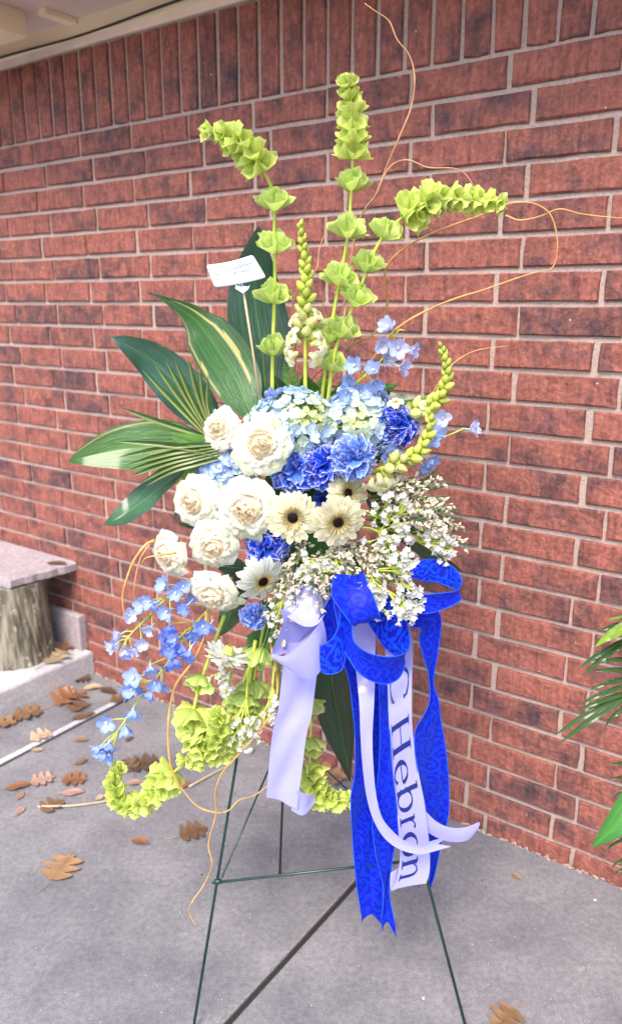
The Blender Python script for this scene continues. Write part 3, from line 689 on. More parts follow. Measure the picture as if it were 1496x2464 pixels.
for lab, L, wd, c in (('yellow green lance shaped leaf', [(1600, 1490, 1.24), (1520, 1500, 1.23), (1470, 1525, 1.22), (1431, 1556, 1.22)], 22, (.33, .55, .04)), ('thin yellow green leaf tip', [(1600, 1478, 1.26), (1520, 1480, 1.25), (1455, 1491, 1.25)], 7, (.25, .5, .05)),
                      ('broad glossy green leaf', [(1600, 1830, 1.22), (1540, 1905, 1.21), (1480, 1985, 1.2), (1424, 2038, 1.2)], 42, (.06, .30, .03))):
    P = resample(crom(pts(L), 8), 18); hw = sz(L[1][0], L[1][1], 1.23, wd)
    V, Fa, C, uv = blade(P, lambda u: hw*max(.03, math.sin(math.pi*(.35+.65*u))**.8), (.35, .2, .9), .3, 8, c, 0, 3, .04)
    obj('leaf', mesh('leaf', rel(rp_, V), Fa, M_leaf, C, True, uv), rp_, label=lab)

# ------------------------------------------------------------------ roses
def rose_petals(seed, open_=1.):
    """petals of a cupped garden rose of radius 1 facing +Z; returns (mesh, label)"""
    rr = random.Random(seed); out = []
    layers = [(3, .07, .34, 1.6, 0), (4, .15, .34, 1.2, 0), (5, .24, .33, 1.0, .1), (6, .34, .31, .85, .25), (7, .45, .29, .75, .4), (7, .57, .26, .72, .6), (7, .70, .20, .72, .75), (6, .84, .10, .74, .9), (5, .96, -.04, .82, 1.)]
    for li, (n, Rr, top, A, t) in enumerate(layers):
        off = rr.random()*6.28
        for k in range(n):
            ph0 = off+2*math.pi*k/n+rr.uniform(-.18, .18); a = A*rr.uniform(.85, 1.15); Rk = Rr*rr.uniform(.93, 1.07); tp = top+rr.uniform(-.03, .05)
            f1, f2, f3 = rr.uniform(0, 6), rr.uniform(0, 6), rr.uniform(.4, 1.)
            swirl = rr.uniform(-.02, .12)*Rk*open_
            cx, cy = (rr.uniform(-.09, .09)*open_, rr.uniform(-.09, .09)*open_) if li < 6 else (0, 0)
            base = np.array((.97, .85, .62))*(1-t)+np.array((.92, .90, .82))*t
            if t > .85 and rr.random() < .45: base = np.array((.76, .82, .58))
            def fn(u, v, ph0=ph0, a=a, Rk=Rk, tp=tp, f1=f1, f2=f2, f3=f3, swirl=swirl, cx=cx, cy=cy, base=base, t=t):
                hw = a*(.35+.65*math.sin(min(1, u*1.25)*math.pi/2))*(1-.18*u**5*v*v*2)
                rad = Rk*(.25+.75*u**.55)
                z = -.55*(1-t*.25)+(tp+.55*(1-t*.25))*(1-(1-u)**1.8)
                edge = max(0, u-.55)/.45
                notch = .10*edge*(v*v)
                if t > .55: rad += .13*edge**2*t*Rk; z -= (.10+.20*(t-.5))*edge**2
                else: rad *= 1-.62*(1-t/.55)*edge**1.6; z += .05*edge*(1-t)
                rf = edge*(.040*math.sin(5*v+f1)*f3+.022*math.sin(11*v+f2))
                rad += rf*(1.3)+swirl*v; z += rf*.8-notch
                th = ph0+v*hw
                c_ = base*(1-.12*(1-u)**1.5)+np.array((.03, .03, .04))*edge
                return (cx+rad*math.cos(th), cy+rad*math.sin(th), z), c_
            V, Fa, C, uv = grid(fn, 7, 9)
            out.append(mesh('petal', V, Fa, M_petal, C, True, uv))
    return out
def sepal_mesh():
    def fn(u, v): return (.15+.55*u, v*.11*(1-u)**.7, -.55+.25*u*u-.08*abs(v)), (.10, .27, .05)
    V, Fa, C, uv = grid(fn, 6, 2); return mesh('sepal', V, Fa, M_green, C, True, uv)
m_sep = sepal_mesh()
RV = [rose_petals(100+i, [1., .9, 1.15, 1.3, .8, .95, 1.2][i]) for i in range(7)]
V, Fa, C, uv = grid(lambda u, v: ((.60*math.sin(1.5*u)*math.cos(math.pi*v), .60*math.sin(1.5*u)*math.sin(math.pi*v), .20-.42*(1-math.cos(1.5*u))+.02*math.sin(9*u+5*v)), (.96, .84, .60)), 8, 20, True)
m_heart = mesh('heart', V, Fa, M_petal, C, True, uv)
def facing(tx, tz): return nrm((tx, -1, tz))
CORE = at(740, 1255, 1.54)
def stem_to(o, P, back, r=.0028, mat=None, tgt=None, n=6):
    q = np.array(tgt if tgt is not None else CORE+(P-CORE)*.25); a = P; b_ = P-back*.05; Mi = o.matrix_local.inverted()
    L = [Mi @ Vector(tuple(map(float, p))) for p in crom([a, b_, (b_+q)/2, q], n)]
    s = Mi.to_scale()[0]; V, Fa = tube([tuple(p) for p in L], r*s, 6); return obj('stem', mesh('stem', V, Fa, mat or M_stem), o)
roses = [(527, 1033, 51, 1.47, -.35, .25, 0, 'round white rose highest on the left, beside the palm blades'), (628, 1070, 69, 1.41, .05, .25, 1, 'large creamy open rose below the left hydrangea'),
         (467, 1208, 61, 1.44, -.45, .1, 2, 'creamy white rose at the left flank, under the small hydrangea'), (594, 1228, 72, 1.40, -.1, .0, 3, 'large ruffled white rose left of the front gerbera'),
         (512, 1316, 58, 1.41, -.1, -.15, 4, 'yellowish cream rose above the lowest rose'), (403, 1335, 54, 1.46, -.75, -.05, 5, 'greenish white rose farthest left, turned to the left'), (513, 1432, 60, 1.41, -.25, -.45, 6, 'lowest white rose, nodding above the trailing blue flowers')]
for i, (px, py, r, Y, tx, tz, v, lab) in enumerate(roses):
    P = at(px, py, Y); f = facing(tx, tz); s = sz(px, py, Y, r)*1.0
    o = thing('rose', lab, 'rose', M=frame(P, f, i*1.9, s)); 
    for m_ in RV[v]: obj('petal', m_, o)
    obj('heart', m_heart, o)
    for k in range(5): obj('sepal', m_sep, o, Matrix.Rotation(k*1.257, 4, 'Z'))
    V, Fa, _, _ = grid(lambda u, w_: (.30*math.sin(math.pi*min(.999, u))**.6*math.cos(math.pi*w_), .30*math.sin(math.pi*min(.999, u))**.6*math.sin(math.pi*w_), -.75+.3*u), 6, 10, True)
    obj('hip', mesh('hip', V, Fa, M_stem), o); stem_to(o, P-f*s*.7, f)

# ------------------------------------------------------------------ carnations
def carn_petals(seed, c1, c2, edge):
    rr = random.Random(seed); out = []
    lay = [(9, .1, .95, 22), (10, .3, .85, 40), (10, .5, .8, 55), (11, .7, .7, 70), (11, .85, .62, 86), (8, 1., .62, 100)]
    for li, (n, t, hw, tilt) in enumerate(lay):
        off = rr.random()*6
        for k in range(n):
            az = off+6.283*k/n+rr.uniform(-.25, .25); ti = R(tilt+rr.uniform(-12, 12)*(2 if li < 2 else 1)); Lk = rr.uniform(.80, 1.0); amp = 1.35 if li < 3 else 1.; ox, oy = rr.uniform(-.14, .14)*(1-t), rr.uniform(-.14, .14)*(1-t)
            ph = [rr.uniform(0, 6.28) for _ in range(4)]; fr1 = rr.uniform(3.5, 5); mixk = rr.uniform(.0, 1.)
            cc = np.array(c1)*(1-mixk)+np.array(c2)*mixk
            def fn(u, v, az=az, ti=ti, Lk=Lk, ph=ph, fr1=fr1, cc=cc, hw=hw, amp=amp, ox=ox, oy=oy):
                a = v*hw*.62; l = u*Lk*(1-.10*v*v+.03*math.sin(17*v+ph[2])*u)
                # fan in the local plane, ruffled across it
                x = l*math.cos(a); y = l*math.sin(a)
                n_ = u**2*amp*(.17*math.sin(fr1*v*1.5+ph[0])+.11*math.sin(9*v+ph[1])+.05*math.sin(19*v+ph[3]))-.12*u*u*0
                # plane tilted away from +Z by ti, heading az; curl outward at the tip
                t2 = ti+.35*u*u; X = x*math.sin(t2)+n_*math.cos(t2); Z = x*math.cos(t2)-n_*math.sin(t2)
                c, s = math.cos(az), math.sin(az)
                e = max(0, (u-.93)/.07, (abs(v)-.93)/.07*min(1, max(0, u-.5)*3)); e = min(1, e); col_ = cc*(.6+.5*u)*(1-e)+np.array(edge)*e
                return (X*c-y*s+ox, X*s+y*c+oy, Z*.85-.42), col_
            V, Fa, C, uv = grid(fn, 1, 18)
            us = [0, .3, .55, .76, .9, .945, 1.0]; V = []; C = []; uv = []
            for u in us:
                for j in range(19): p, c_ = fn(u, j/9-1); V.append(p); C.append(c_); uv.append((u, j/18))
            Fa = [(i*19+j, i*19+j+1, i*19+j+20, i*19+j+19) for i in range(len(us)-1) for j in range(18)]
            out.append(mesh('petal', V, Fa, M_blue, C, True, uv))
    return out
ED = (.62, .62, .90)
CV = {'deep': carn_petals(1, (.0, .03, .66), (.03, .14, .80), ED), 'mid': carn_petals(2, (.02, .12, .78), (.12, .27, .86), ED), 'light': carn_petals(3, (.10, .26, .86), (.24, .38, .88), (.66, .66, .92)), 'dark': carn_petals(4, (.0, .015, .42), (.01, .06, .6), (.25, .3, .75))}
carns = [(706, 1134, 55, 1.44, .0, .15, 'mid', 'blue carnation just above the front gerbera'), (782, 1124, 50, 1.43, .15, .2, 'deep', 'royal blue carnation in the middle of the upper row of three'), (856, 1104, 52, 1.41, .2, .2, 'light', 'light blue carnation at the right of the row of three'),
         (964, 1020, 50, 1.47, .35, .3, 'deep', 'deep blue carnation right of the hydrangeas'), (642, 1322, 52, 1.42, -.05, -.1, 'deep', 'royal blue carnation between the lower gerberas and the cream rose'), (611, 1493, 33, 1.44, .0, -.45, 'light', 'small pale blue carnation under the lower gerbera'), (781, 1205, 26, 1.47, .1, .0, 'dark', 'small dark blue carnation tucked behind the two gerberas')]
def calyx_cup(o, z0, z1, r, mat):
    V, Fa, _, _ = grid(lambda u, v: (r*(.5+.5*u)*math.cos(math.pi*v), r*(.5+.5*u)*math.sin(math.pi*v), z0+(z1-z0)*u), 4, 10, True); obj('calyx', mesh('calyx', V, Fa, mat), o)
for i, (px, py, r, Y, tx, tz, kk, lab) in enumerate(carns):
    P = at(px, py, Y); f = facing(tx, tz); s = sz(px, py, Y, r)*1.16
    o = thing('carnation', lab, 'carnation', M=frame(P, f, i*2.3, s))
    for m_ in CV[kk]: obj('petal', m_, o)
    calyx_cup(o, -.95, -.3, .25, M_stem); stem_to(o, P-f*s*.9, f, .002)

# ------------------------------------------------------------------ gerberas
def gerb_petal(L, wd, c, seed, droop=.0, tw=.0):
    rr = random.Random(seed); a = rr.uniform(-.06, .06); b_ = rr.uniform(-.05, .05)
    def fn(u, v):
        ww = wd*(.30+.70*math.sin(min(1, u*1.15)*math.pi/2))*(1 if u < .82 else math.sqrt(max(.02, 1-((u-.82)/.185)**2)))
        r = .13+(L-.13)*u-.02*v*v
        z = .05*math.sin(u*2.6)-droop*u*u+a*u*u-.022*math.cos(v*9)*math.sin(u*3)+v*tw*u*ww*3
        cc = np.array(c)*(1-.12*(1-u)-.07*(abs(math.cos(v*4.6))<.25))+np.array((.0, .01, .0))
        return (r*math.cos(b_*u)-v*ww*math.sin(b_*u), v*ww+b_*r*.6, z), cc
    V, Fa, C, uv = grid(fn, 9, 6); return mesh('petal', V, Fa, M_petal, C, True, uv)
GP = [gerb_petal(rl, .135, (.97, .91, .66), i, d) for i, (rl, d) in enumerate([(1, .05), (.97, .08), (1.02, .0), (.94, .1), (1, -.02), (.98, .12)])]
GI = [gerb_petal(.80, .11, (.97, .90, .64), 30+i, -.04) for i in range(3)]
GS = [gerb_petal(.42, .035, (.80, .66, .32), 60+i, -.12) for i in range(3)]
GW = [gerb_petal(rl, .125, (.90, .90, .82), 80+i, d) for i, (rl, d) in enumerate([(1, .1), (.97, .2), (1.02, .05), (.94, .3)])]
def gerb_disc():
    mb = MB(); ga = 2.39996
    V, Fa, _, _ = grid(lambda u, v: (.17*u*math.cos(math.pi*v), .17*u*math.sin(math.pi*v), .065-.03*u*u), 3, 16, True); mb.add(V, Fa, (.022, .009, .007))
    for k in range(130):
        r = .17*math.sqrt(k/130); th = k*ga; z = .07-.03*(r/.17)**2; h = .03+.02*random.random(); c = (.02, .008, .007) if r < .14 or random.random() < .6 else (.10, .04, .02)
        q = .011; V = [(r*math.cos(th)+q*math.cos(a), r*math.sin(th)+q*math.sin(a), z) for a in (0, 2.1, 4.2)]+[(r*1.02*math.cos(th), r*1.02*math.sin(th), z+h)]
        mb.add(V, [(0, 1, 3), (1, 2, 3), (2, 0, 3)], c)
    return mb.mesh('disc', M_green, False)
def gerb_ring():
    mb = MB()
    for k in range(190):
        th = random.uniform(0, 6.283); r = random.uniform(.17, .27); h = random.uniform(.05, .10); q = .009
        V = [(r*math.cos(th)+q*math.cos(a), r*math.sin(th)+q*math.sin(a), .03) for a in (0, 2.1, 4.2)]+[(r*1.08*math.cos(th), r*1.08*math.sin(th), .03+h)]
        mb.add(V, [(0, 1, 3), (1, 2, 3), (2, 0, 3)], random.choice([(.82, .72, .42), (.86, .80, .56), (.62, .42, .14)]))
    return mb.mesh('stamen_ring', M_green, False)
m_disc, m_ring = gerb_disc(), gerb_ring()
gerbs = [(704, 1244, 64, 1.39, .0, .0, GP, 'cream gerbera facing the camera right of the big ruffled rose'), (812, 1254, 66, 1.38, .18, -.22, GP, 'cream gerbera right of the front one, tilted down to the right'), (834, 1186, 54, 1.44, .55, .25, GP, 'half hidden gerbera behind the right gerbera, under the light blue carnation'),
         (630, 1396, 62, 1.40, .55, -.35, GW, 'white gerbera with drooping left petals under the royal blue carnation'), (548, 1572, 56, 1.385, .35, -2.2, GW, 'nodding white gerbera seen from behind below the lowest rose')]
for i, (px, py, r, Y, tx, tz, G, lab) in enumerate(gerbs):
    P = at(px, py, Y); f = facing(tx, tz) if i < 4 else nrm((-.40, -.08, -.92)); s = sz(px, py, Y, r*1.06)
    o = thing('gerbera', lab, 'gerbera', M=frame(P, f, i*.7, s))
    n = 25
    for k in range(n): obj('petal', random.choice(G), o, Matrix.Rotation(6.283*k/n+random.uniform(-.05, .05), 4, 'Z') @ Matrix.Rotation(random.uniform(-.06, .06)+(.35 if i > 2 and k % 3 == 0 else 0)+(-.42 if i == 4 else 0), 4, 'Y') @ Matrix.Rotation(random.uniform(-.25, .25), 4, 'X'))
    for k in range(18): obj('petal', random.choice(GI if G is GP else G), o, Matrix.Translation((0, 0, .035)) @ Matrix.Rotation(6.283*(k+.4)/18+random.uniform(-.08, .08), 4, 'Z') @ Matrix.Rotation(random.uniform(-.1, .02), 4, 'Y') @ Matrix.Scale(.88, 4))
    for k in range(30): obj('petal', random.choice(GS), o, Matrix.Translation((0, 0, .05)) @ Matrix.Rotation(6.283*k/30+random.uniform(-.1, .1), 4, 'Z') @ Matrix.Scale(random.uniform(.85, 1.1), 4))
    obj('disc', m_disc, o, Matrix.Translation((0, 0, .075)) @ Matrix.Diagonal((1.12, 1.12, 1.1, 1))); obj('stamen_ring', m_ring, o, Matrix.Translation((0, 0, .03)) @ Matrix.Diagonal((1.12, 1.12, 1.0, 1))); calyx_cup(o, -.32, -.03, .26, M_stem)
    if i == 4: stem_to(o, P-f*s*.3, f, .0032, tgt=at(615, 1400, 1.5))
    else: stem_to(o, P-f*s*.3, f, .003)

# ------------------------------------------------------------------ hydrangeas
def floret4(c, ce, seed):
    rr = random.Random(seed); mb = MB()
    for k in range(4):
        a0 = k*math.pi/2+rr.uniform(-.1, .1); up = rr.uniform(.05, .35)
        def fn(u, v):
            ww = .53*math.sqrt(max(.01, 1-((u-.53)/.49)**2)); x = u; y = v*ww
            z = up*u*u+.12*v*v*u+.05*math.sin(6*u+v*2)
            c_, s_ = math.cos(a0), math.sin(a0)
            return (x*c_-y*s_, x*s_+y*c_, z), np.array(c)*(1-(1-u)**2)+np.array(ce)*(1-u)**2
        V, Fa, C, uv = grid(fn, 5, 4); mb.add(V, Fa, C)
    V, Fa, _, _ = grid(lambda u, v: (.09*math.cos(math.pi*v)*math.sin(math.pi*u), .09*math.sin(math.pi*v)*math.sin(math.pi*u), .08-.09*math.cos(math.pi*u)), 3, 5, True); mb.add(V, Fa, (.6, .66, .4))
    return mb.mesh('floret', M_hyd)
HB = [floret4((.46, .62, .90), (.74, .82, .74), i) for i in range(3)]+[floret4((.58, .74, .88), (.76, .84, .62), 3+i) for i in range(3)]
HG = [floret4((.70, .82, .76), (.78, .84, .44), 10+i) for i in range(3)]
HY = [floret4((.80, .84, .46), (.72, .78, .30), 20+i) for i in range(3)]
HP = [floret4((.38, .50, .90), (.62, .70, .86), 30+i) for i in range(3)]
hyds = [(702, 1018, 102, 80, 1.47, (-.1, .45), 210, 'large hydrangea head at the left top, pale blue and yellow green'), (862, 1014, 88, 80, 1.48, (.15, .4), 190, 'second large hydrangea head at the right top, paler toward its base'), (546, 1140, 68, 66, 1.49, (-.3, 0), 130, 'smaller hydrangea head wedged between the left roses')]
for hi, (px, py, rx, ry, Y, (tx, tz), n, lab) in enumerate(hyds):
    P = at(px, py, Y+.02); f = facing(tx, tz); s = sz(px, py, Y, 1); M = frame(P, f, 0, 1.)
    o = thing('hydrangea', lab, 'hydrangea', M=M); ga = 2.39996
    mb = MB()
    for k in range(n):
        zz = 1-1.25*(k+.5)/n; rr_ = math.sqrt(max(0, 1-zz*zz)); th = k*ga
        d = np.array([rr_*math.cos(th), rr_*math.sin(th), zz]); d = nrm(d+np.random.normal(0, .05, 3))
        p = d*np.array([rx, ry, 62])*s*random.uniform(.84, 1.10)
        cl = math.sin(3.1*d[0]+hi*2)+.9*math.sin(4.3*d[1]+1+hi)+random.gauss(0, .35)
        pool = HY if cl > 1.15 else (HG if cl > .35 else (HB if cl > -1.2 else HP))
        if hi == 2 and d[0] < -.1: pool = HP if random.random() < .5 else HB
        q = sz(px, py, Y, (16 if pool is not HY else 10)*random.uniform(.85, 1.15))
        obj('floret', random.choice(pool), o, frame(p, d+np.random.normal(0, .22, 3), random.random()*6, q))
        mb.add(*tube([(0, 0, -.02), tuple(p*.6+np.array([0, 0, -.004])), tuple(p)], .0008, 4, False))
    obj('pedicels', mb.mesh('pedicels', M_stem), o, kind='stuff')
    V, Fa, _, _ = grid(lambda u, v: (rx*s*.8*math.cos(math.pi*v)*math.sin(math.pi*u), ry*s*.8*math.sin(math.pi*v)*math.sin(math.pi*u), 50*s*math.cos(math.pi*u)), 8, 14, True)
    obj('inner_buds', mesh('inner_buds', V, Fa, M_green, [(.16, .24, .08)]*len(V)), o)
    stem_to(o, P-f*.03, f, .004)

# ------------------------------------------------------------------ bells of Ireland
def bell(seed, c, c2):
    rr = random.Random(seed); ph = rr.random()*6; sq = rr.uniform(.72, .95); mb = MB()
    def fn(u, v):
        th = math.pi*v; k = abs(math.cos(2.5*th+ph))
        r = .14+.60*u**.6+(.07*k**5+.07*math.sin(2*th+ph)+.03*math.sin(9*th+ph))*u**2
        z = 1.25*u-.10*(1-k)*u**3+.10*math.sin(3*th+ph*2)*u**2+(.10*k**8)*u**4-.16*max(0, u-.7)
        cc = np.array(c)*(1-u)+np.array(c2)*u; 
        if u > .93: cc = cc*1.15+np.array((.03, .03, .01))
        return (r*math.cos(th), r*sq*math.sin(th), z), cc*(1-.14*(abs(math.cos(5*th+ph)) > .93))
    V, Fa, C, uv = grid(fn, 6, 26, True); mb.add(V, Fa, C)
    V, Fa, _, _ = grid(lambda u, v: (.11*math.cos(math.pi*v)*math.sin(math.pi*(.1+.85*u)), .11*math.sin(math.pi*v)*math.sin(math.pi*(.1+.85*u)), .34-.18*math.cos(math.pi*u)), 4, 6, True); mb.add(V, Fa, (.62, .60, .50))
    me = mb.mesh('calyx', M_calyx); return me
BL = [bell(i, (.60, .70, .12), (.74, .84, .26)) for i in range(4)]        # lime
BD = [bell(10+i, (.52, .68, .14), (.68, .80, .28)) for i in range(4)]       # greener, lower whorls
def tip_leaf_mesh():
    def fn(u, v):
        ww = .42*math.sin(math.pi*min(.97, u*.8+.12))*(1+.10*math.sin(26*u)); return (.1*math.sin(3*v), v*ww, u-.1*v*v), (.42, .66, .20)
    V, Fa, C, uv = grid(fn, 12, 4); return mesh('leaf', V, Fa, M_calyx, C, True, uv)
m_tl = tip_leaf_mesh()
def bells(lab, path, whorls, dense, size=.025, stem_r=.0042, dense_n=8, tipleaf=True, lower=False, seed=0, step=None):
    """path: picture points with depth, base first; whorls: places along it (0..1) ; dense: start of the packed tip"""
    rr = random.Random(seed); P = resample(crom(pts(path), 8), 60); o = thing('bells_of_ireland', lab, 'bells of ireland', P[0], group='bells of ireland stems')
    V, Fa = tube(rel(o, P), lambda t: stem_r*(1-.45*t), 8); obj('stem', mesh('stem', V, Fa, M_stem), o)
    def ring(t, k, s, th, pool):
        x = t*59; i = int(min(58, x)); p = P[i]+(P[i+1]-P[i])*(x-i); T = nrm(P[min(59, i+2)]-P[max(0, i-2)])
        a = nrm(np.cross(T, (0, -1, .1))); b_ = np.cross(T, a); off = rr.random()*6
        for j in range(k):
            az = off+6.283*j/k+rr.uniform(-.2, .2); d = a*math.cos(az)+b_*math.sin(az); tt = th+rr.uniform(-.2, .2); ax = nrm(d*math.sin(tt)+T*math.cos(tt))
            obj('calyx', rr.choice(pool), o, frame(rel(o, p+d*stem_r*.6), ax, rr.random()*6, s*rr.uniform(.88, 1.12)))
    for t in whorls: ring(t, 6, size*1.2, .66, BD)
    L = np.linalg.norm(np.diff(P, axis=0), axis=1).sum()*(1-dense); n = max(2, int(L/(step or size*.82)))
    for k in range(n): 
        f = k/max(1, n-1); ring(dense+(1-dense)*f*.97, 5, size*rr.uniform(.95, 1.2)*(1.1-.50*f), 1.0-.40*f+rr.uniform(-.15, .15), BL)
    if tipleaf:
        T = nrm(P[-1]-P[-4]); a = nrm(np.cross(T, (0, -1, 0)))
        for s_ in (-1, 1): obj('leaf', m_tl, o, frame(rel(o, P[-1]), nrm(T*.5+a*s_*.9+np.array([0, -.2, 0])), 0, size*.72))
        obj('leaf', m_tl, o, frame(rel(o, P[-1]), nrm(T+a*.3), 1.2, size*.6))
    return o
bells('lime bells of Ireland stem bending left over the gift card', [(655, 1000, 1.53), (656, 850, 1.53), (661, 700, 1.52), (660, 570, 1.51), (657, 470, 1.50), (630, 405, 1.49), (585, 350, 1.48), (540, 325, 1.47), (505, 316, 1.46)], [.21, .385, .545, .675], .80, .0215, seed=1)
bells('tall upright bells of Ireland stem, the highest of the spray', [(770, 1000, 1.54), (788, 850, 1.53), (805, 740, 1.52), (822, 650, 1.51), (837, 560, 1.50), (846, 440, 1.50), (848, 330, 1.49), (842, 250, 1.49), (836, 200, 1.48)], [.25, .43, .575, .71], .80, .0215, seed=2)
bells('bells of Ireland stem arching far to the right', [(785, 990, 1.52), (805, 850, 1.52), (838, 765, 1.51), (868, 690, 1.50), (903, 600, 1.49), (942, 545, 1.49), (1005, 500, 1.48), (1060, 478, 1.47), (1130, 480, 1.47), (1200, 488, 1.46)], [.14, .26, .375, .485, .60], .70, .0215, seed=3)
bells('trailing bells of Ireland stem ending in a lime head below the white gerbera', [(540, 1480, 1.47), (500, 1590, 1.45), (470, 1690, 1.43), (462, 1770, 1.42), (500, 1800, 1.40), (530, 1765, 1.39), (520, 1715, 1.38)], [.32], .50, .0215, seed=4, tipleaf=False)
bells('trailing bells of Ireland stem whose lime tip curls up at the lower left', [(615, 1540, 1.48), (588, 1680, 1.46), (520, 1790, 1.45), (455, 1830, 1.44), (405, 1870, 1.43), (350, 1925, 1.41), (300, 1935, 1.40), (272, 1890, 1.40), (285, 1850, 1.40)], [.2, .42], .62, .0215, seed=5, tipleaf=False)
bells('second lime head joined under the white gerbera, behind the willow twig', [(600, 1600, 1.49), (570, 1700, 1.46), (560, 1770, 1.43), (500, 1820, 1.42), (440, 1830, 1.42)], [.25], .45, .0215, seed=6, tipleaf=False)
bells('bells of Ireland stem ending beside the blue ribbon behind the white tail', [(690, 1560, 1.52), (745, 1700, 1.50), (745, 1830, 1.46), (760, 1900, 1.42), (800, 1925, 1.39), (838, 1925, 1.38)], [.32, .52], .66, .0215, seed=7, tipleaf=False)
bells('short bells of Ireland side shoot between the carnation and the white ribbon', [(640, 1480, 1.5), (622, 1570, 1.49), (610, 1640, 1.48), (598, 1700, 1.47)], [.35, .72], .99, .025, seed=8, tipleaf=False)

# ------------------------------------------------------------------ snapdragons
def bud_mesh(c, c2):
    mb = MB()
    def fn(u, v):
        r = (.36+.02*math.cos(4*math.pi*v))*math.sin(math.pi*min(.97, u*.93+.05))**.7*(1-.25*u); return (r*math.cos(math.pi*v)+.12*u*u, r*math.sin(math.pi*v), u), np.array(c)*(1-u)+np.array(c2)*u
    V, Fa, C, uv = grid(fn, 8, 8, True); mb.add(V, Fa, C)
    for k in range(5):
        a0 = 1.257*k
        V, Fa, C, uv = grid(lambda u, v: ((.05+.30*math.sin(1.4*u))*math.cos(a0+v*.5*(1-u*.8)), (.05+.30*math.sin(1.4*u))*math.sin(a0+v*.5*(1-u*.8)), .30*u), 2, 2); mb.add(V, Fa, [(.25, .42, .05)]*len(V))
    return mb.mesh('bud', M_calyx)
BUD = [bud_mesh((.62, .70, .10), (.72, .78, .20)), bud_mesh((.68, .74, .18), (.80, .80, .38))]
def snap_open(seed):
    rr = random.Random(seed); mb = MB()
    V, Fa, C, uv = grid(lambda u, v: (((.15+.13*u)*math.cos(math.pi*v)+.1*u, (.15+.15*u)*math.sin(math.pi*v), .75*u), np.array((.62, .68, .22))*(1-u)+np.array((.84, .80, .42))*u), 5, 10, True); mb.add(V, Fa, C)
    for k in range(5):
        a0 = 1.257*k+.3; L = rr.uniform(.42, .56)
        def fn(u, v):
            ww = .36*math.sin(math.pi*min(.95, u*.6+.22)); x = .20+L*u; y = v*ww; z = .72+.30*u-.45*u*u+.08*math.sin(6*v+k)*u
            return (x*math.cos(a0)-y*math.sin(a0)+.1, x*math.sin(a0)+y*math.cos(a0), z), np.array((.84, .82, .48))*(1-u)+np.array((.86, .87, .76))*u
        V, Fa, C, uv = grid(fn, 5, 6); mb.add(V, Fa, C)
    return mb.mesh('open_flower', M_petal)
SO = [snap_open(i) for i in range(3)]
def snap(lab, path, buds, opens, seed=0, r=.0045):
    rr = random.Random(seed); P = resample(crom(pts(path), 8), 50); o = thing('snapdragon', lab, 'snapdragon', P[0], group='snapdragon stems')
    V, Fa = tube(rel(o, P), lambda t: r*(1-.65*t), 8); obj('stem', mesh('stem', V, Fa, M_stem), o)
    t0, t1, n = buds
    for k in range(n):
        f = k/(n-1); t = t0+(t1-t0)*f; x = t*49; i = int(min(48, x)); p = P[i]+(P[i+1]-P[i])*(x-i); T = nrm(P[min(49, i+2)]-P[max(0, i-2)]); a = nrm(np.cross(T, (0, -1, .1))); b_ = np.cross(T, a)
        az = k*2.39996+rr.uniform(-.2, .2); d = a*math.cos(az)+b_*math.sin(az); th = 1.0-.6*f
        (obj('open_flower', rr.choice(SO), o, frame(rel(o, p+d*r*.5), nrm(d+T*.3), 0, .015*rr.uniform(.8, 1.1))) if f < .22 and k % 2 else None); obj('bud', BUD[0 if f > .3 else 1], o, frame(rel(o, p+d*r*.5*(1-f)), nrm(d*math.sin(th)+T*math.cos(th)), 0, (.031-.018*f)*rr.uniform(.9, 1.1)))
    for (px, py, Y, tx, tz, s) in opens: 
        Q = at(px, py, Y); obj('open_flower', rr.choice(SO), o, frame(rel(o, Q), nrm((tx, -.5, tz)), rr.random()*6, s))
    return o
snap('upright yellow green snapdragon spike in the middle, open cream florets at its base', [(735, 1000, 1.52), (734, 850, 1.51), (736, 740, 1.50), (735, 640, 1.50), (722, 545, 1.49)], (.42, 1.0, 40),
     [(722, 825, 1.50, -1.1, .5, .030), (716, 850, 1.49, -1.2, -.3, .028), (748, 830, 1.50, 1.1, .5, .032), (745, 852, 1.48, .8, -.5, .030), (752, 770, 1.51, 1.1, .9, .024), (722, 778, 1.51, -1.1, .8, .022)], 1)
snap('snapdragon spike curving up at the right, its tip against the bricks', [(930, 1040, 1.50), (992, 992, 1.49), (1045, 970, 1.48), (1072, 925, 1.47), (1073, 880, 1.47), (1062, 835, 1.47)], (.22, 1.0, 34), [(958, 985, 1.48, -.3, 1.2, .024)], 2)
snap('snapdragon spike bending up in front of the right carnation', [(890, 1135, 1.46), (945, 1118, 1.44), (1000, 1092, 1.43), (1030, 1045, 1.43), (1034, 990, 1.43), (1030, 965, 1.43)], (.12, 1.0, 30), [(910, 1140, 1.42, .1, -.8, .032), (895, 1150, 1.42, -.3, -.9, .028), (925, 1150, 1.42, .7, -.9, .028)], 3)

